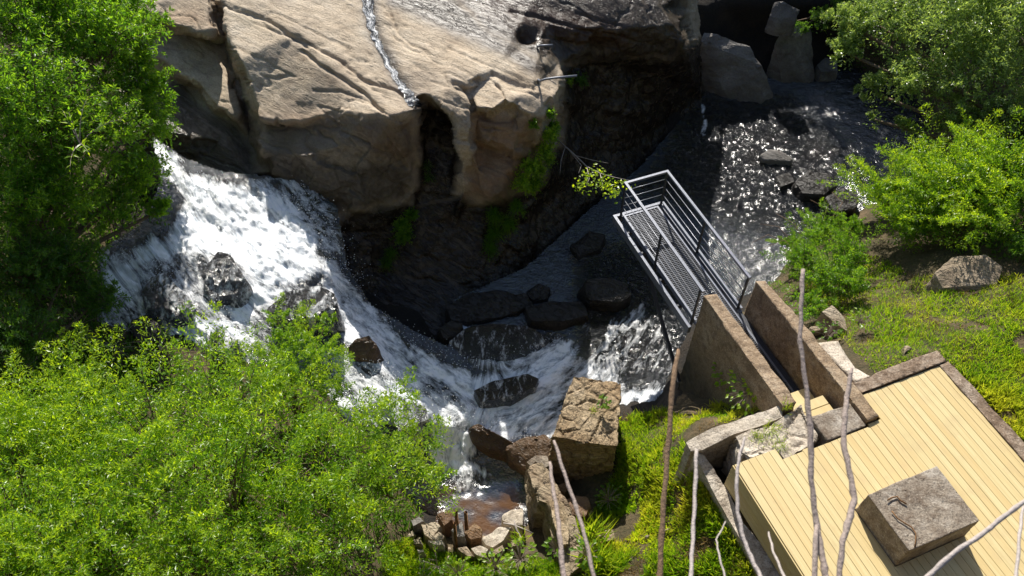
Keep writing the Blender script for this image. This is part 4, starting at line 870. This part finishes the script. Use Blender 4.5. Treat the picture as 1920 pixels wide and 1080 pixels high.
def along(b, c, e, n, L, t0, ratio, rng, spread=.85, young=1.):
    m = len(b); t = np.clip(np.linspace(t0, 1, n)[None]+rng.uniform(-.5, .5, (m, n))*(1-t0)/n, 0, 1)
    p = bez(b, c, e, t); tg = unit(bezd(b, c, e, t)); rv = unit(rng.normal(0, 1, (m, 1, 3)))
    s = unit(np.cross(tg, rv+.25*rng.normal(0, 1, (m, n, 3)))); sg = np.where(np.arange(n) % 2, 1, -1)[None, :, None]
    s2 = unit(np.cross(tg, s)); flip = (np.arange(n)//2 % 2)[None, :, None]
    s = np.where(flip, s2, s)*sg
    d = tg*.6+s*spread+rng.normal(0, .15, (m, n, 3))
    Lf = L*(1.05-.5*t**3)*rng.uniform(.7, 1.15, (m, n))
    return p.reshape(-1, 3), d.reshape(-1, 3), Lf.reshape(-1), (young*np.clip((t-t0)/(1-t0), 0, 1)**2*rng.uniform(.5, 1, (m, n))).reshape(-1)
def curves_mesh(name, B, Cc, E, r0, r1, mat, parent, s=5):
    m = len(B); t = np.linspace(0, 1, s)[None]*np.ones((m, 1)); p = bez(B, Cc, E, t); tg = unit(bezd(B, Cc, E, t))
    a = unit(np.cross(tg, np.array([.3, .2, 1.]))); b = np.cross(tg, a); r0 = np.asarray(r0).reshape(-1, 1, 1)*np.ones((m, 1, 1)); r = r0*(1-np.linspace(0, 1, s)[None, :, None])+r1*np.linspace(0, 1, s)[None, :, None]
    k = 4; v = np.stack([p+(a*math.cos(2*math.pi*i/k)+b*math.sin(2*math.pi*i/k))*r for i in range(k)], 2)
    idx = np.arange(m*s*k).reshape(m, s, k); f = np.stack([idx[:, :-1], np.roll(idx, -1, 2)[:, :-1], np.roll(idx, -1, 2)[:, 1:], idx[:, 1:]], -1).reshape(-1, 4)
    return npmesh(name, v, f, mat, parent)
def bush(name, label, cat, blobs, root, nsh, L, mat, seed, ratio=.32, tw=5, nl=12, slen=1.0, up=.35, lean=(0, 0, 0), upmin=-.35, fill=.25, young=.9, wood='bark', stem='stem', trunk_r=.05, spread=.85, plume=0., group=None, twl=.40, npl=0, pll=.8, plL=.06, tws=True):
    rng = np.random.default_rng(seed); C_ = np.array([P(b[0], b[1], b[2]) for b in blobs]); Rr = np.array([b[3] for b in blobs])
    o = empty(name, root, label, cat, group); rt = np.array(root, float)
    w_ = Rr**2/np.sum(Rr**2); k = rng.choice(len(blobs), nsh, p=w_)
    d = unit(rng.normal(0, 1, (nsh*3, 3))); d = d[d[:, 2] > upmin][:nsh]; nsh = len(d); k = k[:nsh]
    d = unit(d+np.array([0, 0, up])+np.array(lean))
    r_ = Rr[k][:, None]
    e = C_[k]+d*r_*rng.uniform(.72, 1.12+plume, (nsh, 1)); b = C_[k]+d*r_*rng.uniform(.0, .35, (nsh, 1))-np.array([0, 0, .25])*r_*slen
    c = (b+e)/2+np.array([0, 0, .22])*r_*slen+rng.normal(0, .07, (nsh, 3))*r_
    out = [along(b, c, e, nl+4, L, .35, ratio, rng, spread, young)]
    # side twigs
    B2 = []; E2 = []; C2 = []
    for j in range(tw):
        t = np.full((nsh, 1), .3+.6*j/max(1, tw-1))+rng.uniform(-.06, .06, (nsh, 1)); q = bez(b, c, e, t)[:, 0]; tg = unit(bezd(b, c, e, t))[:, 0]
        s = unit(np.cross(tg, rng.normal(0, 1, (nsh, 3)))); ln = r_*twl*(1.12-t)*rng.uniform(.7, 1.2, (nsh, 1))
        E2.append(q+(tg*.75+s*.75+np.array([0, 0, .18]))*ln); B2.append(q); C2.append(q+(tg*.35+s*.5)*ln)
    if tw:
        B2, C2, E2 = map(np.concatenate, (B2, C2, E2)); out.append(along(B2, C2, E2, nl, L*.9, .15, ratio, rng, spread, young))
    if npl:   # long feathery leading shoots
        kp = rng.choice(len(blobs), npl, p=w_); dp = unit(rng.normal(0, 1, (npl*4, 3))*np.array([1, 1, .7])+np.array([0, 0, .45])+np.array(lean)*2); dp = dp[dp[:, 2] > -.1][:npl]; kp = kp[:len(dp)]; npl = len(dp)
        pv = rng.uniform(.1, 1.3, npl); rp = Rr[kp][:, None]; ll = pll*rng.uniform(.6, 1.25, (npl, 1))
        pb = C_[kp]+dp*rp*.62; pe = pb+dp*ll*np.array([1, 1, .75])+np.array([0, 0, .12])*ll; pc_ = (pb+pe)/2+np.array([0, 0, .16])*ll
        out.append(along(pb, pc_, pe, 14, plL*1.1, .2, ratio, rng, .6, 1.))
        ax = unit(np.cross(dp, np.array([0, 0, 1.])+rng.normal(0, .3, (npl, 3))))
        for j in range(14):
            t = np.full((npl, 1), .12+.85*j/13); q = bez(pb, pc_, pe, t)[:, 0]; tg = unit(bezd(pb, pc_, pe, t))[:, 0]
            s = ax*(1 if j % 2 else -1)+rng.normal(0, .25, (npl, 3)); ln = ll*(.36*(1-t)+.05)
            qe = q+(tg*.8+s*.8+np.array([0, 0, .1]))*ln
            o_ = along(q, (q+qe)/2+np.array([0, 0, .05])*ln, qe, 8, plL, .12, ratio, rng, .7, 1.)
            out.append((o_[0], o_[1], o_[2], np.clip((o_[3]*.6+.45*rng.random(len(o_[3])))*np.repeat(pv, 8), 0, 1)))
    nf = int(fill*sum(len(x[0]) for x in out)); kf = rng.choice(len(blobs), nf, p=w_)
    pf = C_[kf]+unit(rng.normal(0, 1, (nf, 3)))*Rr[kf][:, None]*rng.uniform(.2, .85, (nf, 1))
    out.append((pf, rng.normal(0, 1, (nf, 3))+np.array([0, 0, .3]), L*rng.uniform(.7, 1.15, nf), np.zeros(nf)))
    p, dd, Ls, yg = [np.concatenate([x[i] for x in out]) for i in range(4)]
    leaf_mesh('foliage', leaf_arrays(p, dd, Ls, ratio, rng), yg, M[mat], o)
    if wood:
        nb = len(blobs); rb = np.repeat(rt[None], nb, 0)+rng.normal(0, .06, (nb, 3))*np.array([1, 1, 0])
        cc = rb*.45+C_*.55; cc[:, 2] = rb[:, 2]+(C_[:, 2]-rb[:, 2])*.65; cc[:, :2] = rb[:, :2]+(C_[:, :2]-rb[:, :2])*.3
        curves_mesh(stem, rb, cc, C_, trunk_r, trunk_r*.3, M[wood], o, 7)
        curves_mesh('twigs', b, c, e, np.maximum(.012, Rr[k]*.010), .003, M['stem' if wood != 'bark' else 'bark'], o) if tws else None
    return o

# ---- left bank
bush('shrub', 'largest bright green shrub, sunlit and feathery, filling the foreground below the falls', 'shrub',
     [(430,790,4.3,1.35),(300,850,4.7,1.4),(580,850,3.5,1.3),(700,870,2.7,.95),(430,950,4.8,1.5),(620,970,3.6,1.25),(740,930,2.3,.85),(240,1000,5.0,1.3),(560,1050,4.2,1.2),(770,840,2.0,.6),(350,730,3.7,.9),(800,905,1.7,.6)],
     V(470,930,1.9), 190, .105, 'leaf', 101, young=.1, tw=9, nl=8, plume=.1, lean=(.05,.10,.1), fill=.08, twl=.30, ratio=.32, npl=200, pll=1.15, plL=.098)
bush('shrub', 'upright bright shrub with tall sprouting shoots in front of the wet black rock', 'shrub',
     [(560,700,3.0,.75),(545,640,3.2,.5),(600,660,3.0,.5),(620,735,2.4,.5),(500,720,2.9,.65),(520,600,3.2,.32),(610,610,2.9,.30)],
     V(560,780,1.5), 110, .08, 'leaf', 102, young=.2, tw=7, nl=8, plume=.2, up=.6, twl=.3, fill=.12, npl=70, pll=.6, plL=.065, tws=False)
bush('shrub', 'yellow green shrub with arching plumes at the left edge above the dark undergrowth', 'shrub',
     [(170,730,3.9,.75),(90,830,4.6,.9),(40,900,5.0,1.0),(230,760,3.7,.6),(160,870,4.6,.9),(30,800,4.5,.55)],
     V(110,900,2.9), 120, .09, 'leaf', 103, young=.2, tw=8, nl=8, plume=.1, lean=(-.1,.2,.1), fill=.15, twl=.3, npl=100, pll=1.05, plL=.09)
bush('shrub', 'mid green shrub in the bottom left corner of the picture', 'shrub',
     [(60,1010,5.4,1.2),(170,1060,5.5,1.2),(380,1080,5.2,1.2),(20,1090,5.8,1.2)], V(150,1070,3.4), 220, .10, 'leaf', 104, tw=5, nl=12, plume=.1, npl=60, pll=.85, plL=.075)
bush('tree', 'big leafy tree on the left bank overhanging the top of the falls', 'tree',
     [(50,50,7.2,1.7),(170,90,6.6,1.5),(240,60,6.2,1.15),(255,160,5.2,1.0),(285,245,4.3,.85),(265,330,3.9,.85),(170,260,5.6,1.4),(60,230,6.6,1.6),(205,395,3.8,.8),(110,370,5.1,1.2),(300,395,3.3,.42),(300,180,4.7,.5),(20,380,5.6,1.3),(210,20,6.6,1.1)],
     V(60,520,3.2), 640, .135, 'leaf_mid', 105, young=.62, tw=6, nl=11, up=.3, trunk_r=.13, stem='trunk', plume=.12, lean=(.2,-.05,.1), ratio=.33)
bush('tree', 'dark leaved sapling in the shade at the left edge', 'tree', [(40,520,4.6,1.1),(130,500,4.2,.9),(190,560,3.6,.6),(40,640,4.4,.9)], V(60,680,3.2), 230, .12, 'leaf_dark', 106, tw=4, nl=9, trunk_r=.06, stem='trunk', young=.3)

def frond_plant(name, label, cat, px, py, z, n, ln, L, mat, seed, ratio=.34, el=.7, nl=12, group=None):
    rng = np.random.default_rng(seed); o = empty(name, V(px, py, z), label, cat, group); b = np.repeat(P(px, py, z)[None], n, 0)
    a = rng.uniform(0, 2*math.pi, n); l_ = ln*rng.uniform(.7, 1.1, n); h = el+rng.normal(0, .15, n)
    e = b+np.stack([np.cos(a)*np.cos(h)*l_, np.sin(a)*np.cos(h)*l_, np.sin(h)*l_*.75], 1); c = (b+e)/2+np.stack([0*a, 0*a, l_*.22], 1)
    p, d, Ls, y = along(b, c, e, nl, L, .3, ratio, rng, .95, .5)
    leaf_mesh('leaves', leaf_arrays(p, d, Ls, ratio, rng, 1.4), y, M[mat], o); curves_mesh('stems', b, c, e, .008, .003, M['stem'], o); return o
for k, (lb, x, y, z, n, ln, L, mt) in enumerate([
    ('broad leaved plant with paired leaflets in the shade left of the falls', 100,520,4.2,7,1.2,.20,'leaf_mid'),
    ('shaded feathery plant directly left of the small dark rock', 215,650,3.0,9,.9,.13,'leaf_dark'),
    ('pale tipped plant on the dark bank above the left shrub', 60,700,3.5,9,.9,.16,'leaf_dark'),
    ('bright pinnate plant sunlit on the left tree crown edge', 150,270,7.4,6,.9,.15,'leaf'),
    ('dark plant half hidden behind the feathery shrub', 300,660,2.8,8,.8,.14,'leaf_dark'),
    ('shaded plant with long drooping leaves below the dark sapling', 20,740,3.9,9,.9,.17,'leaf_dark'),
    ('leafy plant spreading over the wet stones beside the chute', 150,610,3.2,9,.9,.13,'leaf_dark'),
    ('fern like plant with narrow leaflets at the foot of the big shrub', 820,1062,.85,12,.55,.10,'leaf'),
    ('second fern like plant nearer the bottom edge beside the big shrub', 790,1090,1.0,11,.55,.10,'leaf')]):
    frond_plant('fern' if 'fern' in lb else 'leafy_plant', lb, 'plant', x, y, z, n, ln, L, mt, 200+k, el=.5)
def broad_plant(label, px, py, z, n, L, mat, seed, r=.25):
    rng = np.random.default_rng(seed); o = empty('leafy_plant', V(px, py, z), label, 'plant'); b = np.repeat(P(px, py, z)[None], n, 0)
    a = rng.uniform(0, 6.283, n); rr = r*np.sqrt(rng.random(n)); e = b+np.stack([np.cos(a)*rr, np.sin(a)*rr, .35-rr*.5+rng.normal(0, .05, n)], 1)
    c = (b+e)/2+np.array([0, 0, .08]); d = np.stack([np.cos(a), np.sin(a), -.15+0*a], 1)+rng.normal(0, .25, (n, 3))
    leaf_mesh('leaves', leaf_arrays(e, d, L*rng.uniform(.6, 1.15, n), .75, rng, 2.), rng.random(n)*.5, M[mat], o); curves_mesh('stems', b, c, e, .006, .003, M['stem'], o)
for k, (lb, x, y, z, n, L, mt, r) in enumerate([
    ('nettle like plant with round pale leaves at the foot of the rubble', 975,1050,.7,50,.11,'leaf',.32),
    ('round leaved plant against the ruined wall', 1045,1035,.8,36,.12,'leaf_mid',.25),
    ('cluster of pale round leaves at the bottom edge below the rubble', 930,1068,.75,60,.10,'leaf',.35),
    ('round leaved plant right of the ruined wall at the bottom edge', 1098,1045,1.3,36,.12,'leaf_mid',.25),
    ('small leafy plant left of the lowest rubble row', 860,1078,.9,40,.10,'leaf',.3),
    ('dark leafy plant in the shade between pier and wall', 1140,940,.5,40,.09,'leaf_mid',.3),
    ('green weed growing on top of the stone pier', 1128,768,1.72,44,.085,'leaf_mid',.14),
    ('low leafy weed at the foot of the left walkway wall', 1385,700,2.8,150,.11,'leaf_mid',.55),
    ('leafy weed sprawling beside the left walkway wall near the footing', 1405,738,3.3,120,.11,'leaf',.5),
    ('small leafy weed below the stone block right of the walkway', 1550,632,2.95,50,.09,'leaf_mid',.3),
    ('leafy weed beside the pale smooth slab', 1610,610,3.2,40,.09,'leaf',.25)]): broad_plant(lb, x, y, z, n, L, mt, 240+k, r)

# ---- right bank
bush('tree', 'grey green tree overhanging the upper stream at the top right', 'tree',
     [(1900,40,5.4,1.7),(1770,50,4.9,1.5),(1650,50,4.5,1.1),(1590,100,4.0,.6),(1830,160,4.2,1.4),(1710,160,3.8,1.1),(1640,175,3.2,.6),(1890,230,3.6,1.0),(1790,235,3.2,.7),(1580,40,4.5,.6),(1700,240,2.8,.4),(1640,225,2.6,.35)],
     V(1960,300,3.2), 460, .12, 'leaf_grey', 107, tws=False, tw=7, nl=10, fill=.1, twl=.5, trunk_r=.12, stem='trunk', up=.25, plume=.15, lean=(-.2,-.1,.1), ratio=.42)
bush('shrub', 'yellow green shrub with spiky shoots above the sandy boulder', 'shrub',
     [(1760,365,3.3,1.0),(1850,355,3.9,1.05),(1680,390,2.6,.7),(1710,430,2.7,.7),(1790,410,3.3,.8),(1870,420,3.9,.7),(1640,360,2.4,.4),(1735,300,3.2,.5),(1820,305,3.7,.45),(1910,330,4.3,.8)],
     V(1790,450,2.7), 260, .115, 'leaf', 108, young=.25, tw=8, nl=8, twl=.32, plume=.12, up=.45, lean=(-.15,.2,0), npl=150, pll=1.1, plL=.10)
bush('shrub', 'small loose shrub growing at the waterline right of the walkway', 'shrub',
     [(1545,450,1.6,.6),(1510,500,1.7,.6),(1590,490,2.2,.6),(1550,540,2.2,.6),(1480,460,1.2,.3),(1600,430,1.9,.35),(1520,580,2.5,.4),(1600,540,2.5,.4)],
     V(1555,520,1.3), 260, .085, 'leaf_mid', 109, tw=5, nl=10, plume=.2, up=.4, fill=.1, lean=(-.2,.15,0), npl=60, pll=.7, plL=.07)
bush('shrub', 'dark shrub at the right edge behind the yellow green shrub', 'shrub', [(1915,270,3.2,.7),(1950,360,3.9,.8),(1930,470,3.9,.5)], V(1930,420,3.4), 200, .09, 'leaf_dark', 110, tw=5, nl=10, tws=False)
bush('shrub', 'dark ivy like plant hanging over the grey upright boulder', 'shrub', [(1470,45,2.3,.4),(1500,55,2.2,.3),(1540,40,2.4,.5),(1580,20,2.8,.6)], V(1540,30,2.2), 120, .09, 'leaf_dark', 111, tw=4, nl=8, fill=.1, tws=False)

# ---- plants on the cliff
def cliff_bush(lb, bl, n, L, mt, seed, ratio=.45, **k):
    p, nn_ = rock_at(*bl[0][:2]); b2 = []
    for (x, y, r) in bl:
        q, nq = rock_at(x, y); q = q+nq*r*.7; b2.append((q, r))
    rng = np.random.default_rng(seed); o = empty('cliff_plant', p, lb, 'plant'); outs = []
    C_ = np.array([tuple(q) for q, r in b2]); Rr = np.array([r for q, r in b2]); w_ = Rr/Rr.sum(); kk = rng.choice(len(b2), n, p=w_)
    d = unit(rng.normal(0, 1, (n, 3))+np.array([0, -.5, k.get('dz', .3)])); c0 = C_[kk]; rr = Rr[kk][:, None]
    e = c0+d*rr*rng.uniform(.6, 1.2, (n, 1)); e[:, 2] -= k.get('droop', 0)*rr[:, 0]; c = c0+d*rr*.5+np.array([0, 0, .15])*rr
    p_, d_, l_, y_ = along(c0, c, e, k.get('nl', 10), L, .1, ratio, rng, k.get('spread', .85), .6)
    v = np.concatenate([leaf_arrays(p_, d_, l_, ratio, rng), leaf_arrays(c0, e-c0, np.linalg.norm(e-c0, axis=1), .03, rng)]); leaf_mesh('leaves', v, np.concatenate([y_, np.zeros(n)]), M[mt], o)
cliff_bush('bright clump of leaves on the ledge below the rock tip', [(985,300,.42),(968,328,.36),(1012,275,.36),(1003,315,.32),(985,345,.3),(1022,250,.26)], 240, .10, 'leaf', 301)
cliff_bush('green mossy plants running down from the rock tip', [(1025,250,.28),(1035,235,.2),(1020,290,.3),(1000,340,.3),(1035,215,.16)], 180, .085, 'leaf_mid', 302)
cliff_bush('little leafy tuft just under the rock tip', [(1002,233,.18)], 24, .08, 'leaf_mid', 303)
cliff_bush('grassy plants trailing low down the shaded cliff', [(930,390,.35),(925,430,.35),(950,410,.35),(915,460,.3),(960,370,.3)], 220, .15, 'leaf_mid', 304, .12, droop=.7, nl=8)
cliff_bush('leafy plant in the dark crevice under the main slab', [(755,410,.3),(770,400,.2),(760,440,.32)], 150, .105, 'leaf_mid', 305)
cliff_bush('grass tuft hanging from the shaded cliff left of the crevice plant', [(735,470,.25),(728,490,.22)], 70, .16, 'leaf_mid', 306, .09, droop=.8, nl=6)
cliff_bush('sparse grass in the dark recess of the rock', [(795,310,.2),(800,330,.2)], 36, .14, 'leaf_dark', 307, .09, droop=.4, nl=6)
cliff_bush('tiny yellowish plant beside the bent pipe', [(1064,150,.2)], 20, .07, 'leaf', 308)
cliff_bush('dim green tuft on the dark wall right of the bent pipe', [(1085,150,.25)], 24, .09, 'leaf_dark', 309)
br = empty('leafy_branch', rock_at(1045, 268)[0], 'thin bare branch with pale green leaves reaching from the cliff over the stream', 'branch')
zb_ = 2.7
ln = [(1045,262),(1075,288),(1100,312),(1125,325),(1150,332),(1180,338)]
mb = MB(); mb.tube([V(x, y, zb_+.1*k) for k, (x, y) in enumerate(ln)], [.022,.018,.014,.011,.008,.005], 6)
for pl in ([(1080,292),(1110,300),(1140,306)], [(1100,312),(1105,335),(1098,350)], [(1125,325),(1130,345),(1128,358)], [(1060,275),(1052,300),(1050,325)], [(1070,285),(1090,310),(1085,325)]): mb.tube([V(x, y, zb_+.2+.05*i) for i, (x, y) in enumerate(pl)], [.010,.007,.004], 5)
mb.build('twig', M['stem_pale'], br, True)
rng = np.random.default_rng(9); pc = []
for x, y, n in ((1095,345,60),(1120,325,60),(1135,350,70),(1105,330,40),(1165,345,40),(1150,362,30)):
    q = P(x+rng.normal(0, 10, n), y+rng.normal(0, 8, n), zb_+.3+rng.normal(0, .12, n)); pc.append(q)
pc = np.concatenate(pc); leaf_mesh('leaves', leaf_arrays(pc, rng.normal(0, 1, (len(pc), 3))+np.array([.3, -.3, 0]), .10*rng.uniform(.6, 1.1, len(pc)), .7, rng, 1.5), rng.random(len(pc))*.9+.1, M['leaf'], br)
db = empty('dead_twig', V(1490,490,1.0), 'bare brown twigs sticking out of the small shrub over the water', 'branch')
mb = MB()
for pl in ([(1500,480),(1470,450),(1420,470)], [(1500,470),(1460,425),(1425,420)], [(1480,455),(1440,440),(1410,455)], [(1510,460),(1490,420),(1455,400)], [(1530,450),(1580,380),(1560,360)], [(1530,455),(1550,390),(1520,375)]): mb.tube([V(x, y, 1.5+.1*i) for i, (x, y) in enumerate(pl)], [.010,.008,.004], 5)
mb.build('twig', M['stem_brown'], db, True)

# ---- grass and ground cover (countless blades: stuff)
def scatter(poly, n, rng, clump=1.5, th=-.2, seed=0):
    x0, y0 = np.min(poly, 0)[:2]; x1, y1 = np.max(poly, 0)[:2]
    X = rng.uniform(x0, x1, n*3); Y = rng.uniform(y0, y1, n*3); m = inpoly(X, Y, poly); X, Y = X[m], Y[m]
    p = bank_z(X, Y); k = fbm(p*clump, 3, seed) > th; return p[k][:n], X[k][:n], Y[k][:n]
def grass(name, label, poly, n, L, mat, seed, ratio=.07, dry=.15, th=-.15, bend=.5, clump=1.6):
    rng = np.random.default_rng(seed); p, X, Y = scatter(poly, n, rng, clump, th, seed); n = len(p)
    d = rng.normal(0, bend, (n, 3)); d[:, 2] = np.abs(rng.normal(.9, .25, n))
    ll = L*rng.uniform(.5, 1.25, n)*(1+.6*fbm(p*1.1, 2, seed+5))
    yg = np.clip(fbm(p*.9, 3, seed+9)*1.6+rng.normal(dry, .2, n), 0, 1)
    o = leaf_mesh(name, leaf_arrays(p-np.array([0, 0, .02]), d, ll, ratio, rng, .2), yg, M[mat]); return tag(o, label, 'grass', kind='stuff')
CEN = [(1160,785),(1255,775),(1300,790),(1330,760),(1440,735),(1470,760),(1400,778),(1330,803),(1284,830),(1300,860),(1335,930),(1360,985),(1420,1085),(1100,1085),(1090,1000),(1150,900),(1158,850)]
grass('grass', 'grass and weeds on the bank between the pier and the deck', CEN, 24000, .20, 'grass', 401, .085, th=-.2)
grass('grass', 'leafy ground cover among the grass below the pier', CEN, 14000, .085, 'leaf', 402, .45, th=-.05, bend=.9)
grass('dry_grass', 'dead straw patches on the bank beside the pier', CEN, 8000, .18, 'dry', 403, .06, th=.08, bend=1.2)
RGT = [(1500,540),(1560,500),(1640,480),(1720,520),(1900,520),(2000,520),(2450,600),(2500,1000),(1980,880),(1925,840),(1770,672),(1752,660),(1640,700),(1600,660),(1560,620)]
grass('grass', 'grass on the slope and lawn right of the deck', RGT, 52000, .15, 'grass', 404, .085, th=-.22, dry=.1)
grass('grass', 'low leafy weeds in the grass right of the walkway', RGT, 16000, .065, 'leaf', 405, .5, th=.0, bend=.9)
grass('dry_grass', 'dead straw patches on the slope above the deck', RGT, 18000, .14, 'dry', 406, .05, th=.1, bend=1.2)
BOT = [(760,1010),(830,1040),(1000,1045),(1040,1050),(1090,1085),(1100,1130),(700,1130),(720,1020)]
grass('grass', 'bright grass along the bottom edge below the rubble', BOT, 12000, .17, 'grass', 407, th=-.4, dry=-.05)
grass('grass', 'leafy ground cover along the bottom edge below the rubble', BOT, 12000, .085, 'leaf', 408, .55, th=-.4, bend=.9)
LFT = [(0,420),(180,330),(285,300),(270,420),(215,455),(190,470),(190,600),(330,690),(500,730),(640,780),(700,840),(800,920),(780,1000),(600,1100),(-60,1100),(-60,420)]
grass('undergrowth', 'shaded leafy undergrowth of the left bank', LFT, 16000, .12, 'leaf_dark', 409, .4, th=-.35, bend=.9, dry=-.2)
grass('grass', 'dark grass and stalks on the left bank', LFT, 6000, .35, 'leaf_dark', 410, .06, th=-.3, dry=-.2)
TOP = [(1560,120),(1700,200),(1740,330),(1640,420),(1800,480),(2500,560),(2500,-40),(1600,-60),(1540,30)]
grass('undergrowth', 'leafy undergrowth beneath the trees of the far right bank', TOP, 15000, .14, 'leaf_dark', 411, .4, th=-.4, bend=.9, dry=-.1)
# the wood beyond the upper stream, beyond the top of the picture; it darkens and is mirrored in the stream
rng = np.random.default_rng(71); n = 16000; bl_ = np.array([(11.5,28,7),(15,29,8),(19,28,7.5),(23,27,8),(27,24,8),(13,31,11),(18,33,12),(24,31,12)], float)
kk = rng.integers(0, 8, n); p_ = bl_[kk]+unit(rng.normal(0, 1, (n, 3)))*rng.uniform(.6, 1, (n, 1))*np.array([2.4, 1.8, 3.2])
tag(leaf_mesh('woodland', leaf_arrays(p_, rng.normal(0, 1, (n, 3)), .42*rng.uniform(.7, 1.2, n), .5, rng), np.zeros(n), M['leaf_dark']), 'dark wood on the far right bank beyond the upper stream', 'woodland', kind='stuff')
def tuft(label, px, py, z, n, L, mat, seed, r=.08):
    rng = np.random.default_rng(seed); p = np.repeat(P(px, py, z)[None], n, 0)+rng.normal(0, r, (n, 3))*np.array([1, 1, 0]); d = rng.normal(0, .55, (n, 3)); d[:, 2] = np.abs(rng.normal(.9, .2, n))
    tag(leaf_mesh('grass_tuft', leaf_arrays(p, d, L*rng.uniform(.5, 1.2, n), .06, rng, .1), rng.random(n)*.6, M[mat]), label, 'grass')
tuft('bright tall grass tuft right of the ruined wall', 1108,1005,1.0,150,.5,'grass',501,.12)
tuft('bright tall grass tuft at the bottom edge right of the ruined wall', 1130,1060,1.2,170,.5,'grass',502,.15)
tuft('yellow grass tuft by the crumbling wall', 1318,925,2.9,130,.35,'grass',503,.1)
tuft('weed tuft on the pale footing by the left walkway wall', 1447,808,4.02,90,.16,'grass',504,.09)
tuft('weed tuft on the footing nearest the deck corner', 1462,838,4.06,80,.14,'grass',505,.08)
tuft('weed tuft on the left edge of the footing', 1420,822,3.98,80,.15,'grass',506,.08)
tuft('weed tuft at the end of the left walkway wall', 1475,765,4.12,60,.14,'grass',507,.06)
tuft('grass tuft on the pale rubble by the dead stick', 975,1015,.6,60,.3,'grass',508,.07)
tuft('yellow tuft on the stone pier', 1112,770,1.72,50,.12,'grass',509,.05)

# ---- bare stems in front, rooted on the steep hillside under the camera
def Q(px, py, d): cx, up = (px-960)/F, (540-py)/F; return Vector((cx*d, (cP+up*sP)*d, CZ+(-sP+up*cP)*d))
ST = [
 ('thick broken brown stem standing in front of the white water', 'stem_brown', [(1272,655),(1262,715),(1252,850),(1243,960),(1237,1080)], [5.5,7.5,7,7.5,8], 3.9, 3.5),
 ('tallest brown stem, knotty, reaching up past the walkway wall', 'stem', [(1505,505),(1503,560),(1500,640),(1512,730),(1520,815),(1521,900),(1531,985),(1540,1035),(1549,1085)], [6.5,5.5,6,6.5,8.5,7,8.5,9,9.5], 3.9, 3.4),
 ('wavy grey brown stem right of the tallest one', 'stem', [(1597,690),(1588,745),(1584,780),(1581,830),(1592,880),(1602,935),(1592,975),(1580,1015),(1573,1085)], [5,7,7.5,8,7.5,8.5,9.5,8,7.5], 3.9, 3.4),
 ('straight pale grey stem over the grass', 'stem_pale', [(1306,843),(1303,930),(1299,1010),(1295,1085)], [5,5.5,5.5,6], 3.8, 3.4),
 ('whitish curved stem in front of the deck fascia', 'stem_pale', [(1397,820),(1386,855),(1381,900),(1383,960),(1394,1010),(1410,1050),(1428,1085)], [3.5,4.5,5,5.5,5.5,6,6.5], 3.8, 3.4),
 ('slanting grey stem crossing the front of the stone pier', 'stem', [(1039,826),(1057,885),(1080,950),(1098,1010),(1114,1085)], [4.5,5,5.5,5.5,6], 3.8, 3.4),
 ('grey stem rising beside the ruined wall', 'stem', [(1031,866),(1036,910),(1045,960),(1050,1010),(1057,1085)], [4.5,5.5,6,7,7.5], 3.8, 3.4),
 ('thick pale stem slanting across the bottom right corner', 'stem_pale', [(1935,930),(1880,970),(1840,1003),(1790,1035),(1730,1090)], [6,6.5,6.5,7,7.5], 3.2, 3.1),
 ('thin pale twig at the right edge', 'stem_pale', [(1918,950),(1912,1000),(1905,1085)], [4,4.5,5], 3.6, 3.3),
 ('short pale twig in front of the deck boards', 'stem_pale', [(1441,998),(1450,1035),(1472,1085)], [2.6,3.4,4.2], 3.7, 3.4),
 ('thinnest bare twig beside the drain pipe', 'stem_pale', [(1361,978),(1343,1012),(1348,1040),(1360,1085)], [1.8,2.3,2.6,2.8], 3.7, 3.4)]
for k, (lb, mt, pl, wd, d0, d1) in enumerate(ST):
    n = len(pl); pts = []; rad = []
    for i in range((n-1)*5+1):
        t = i/5; j = min(int(t), n-2); a = t-j; dd = d0+(d1-d0)*t/(n-1)
        x = pl[j][0]*(1-a)+pl[j+1][0]*a; y = pl[j][1]*(1-a)+pl[j+1][1]*a; r_ = wd[j]*(1-a)+wd[j+1]*a
        pts.append(Q(x+.8*math.sin(i*1.7+k), y, dd)); rad.append(.68*r_/F*dd*(1+.10*math.sin(i*2.3+k*2)+(.12 if i % 7 == 3 else 0)))
    e = pts[-1]; g = (e-pts[-4]).normalized()
    gz = 13.2-(max(e.y-.55, .3)-.4)*2.6
    pts += [e+g*.25, Vector((e.x+g.x*.5, max(.75, e.y-.45), gz-.35))]; rad += [rad[-1]*1.05, rad[-1]*1.3]
    if n >= 5: rad[0] *= .75
    o = empty('bare_stem', pts[-1], lb, 'stem'); mb = MB(); mb.tube(pts, rad, 9); mb.build('stem', M[mt], o, True)
    if k == 1:
        mb = MB(); mb.tube([Q(1531,985,3.5), Q(1529,1010,3.46), Q(1527,1085,3.38), Q(1524,1180,3.3)], [.008,.012,.012,.012], 7); mb.build('side_shoot', M[mt], o, True)
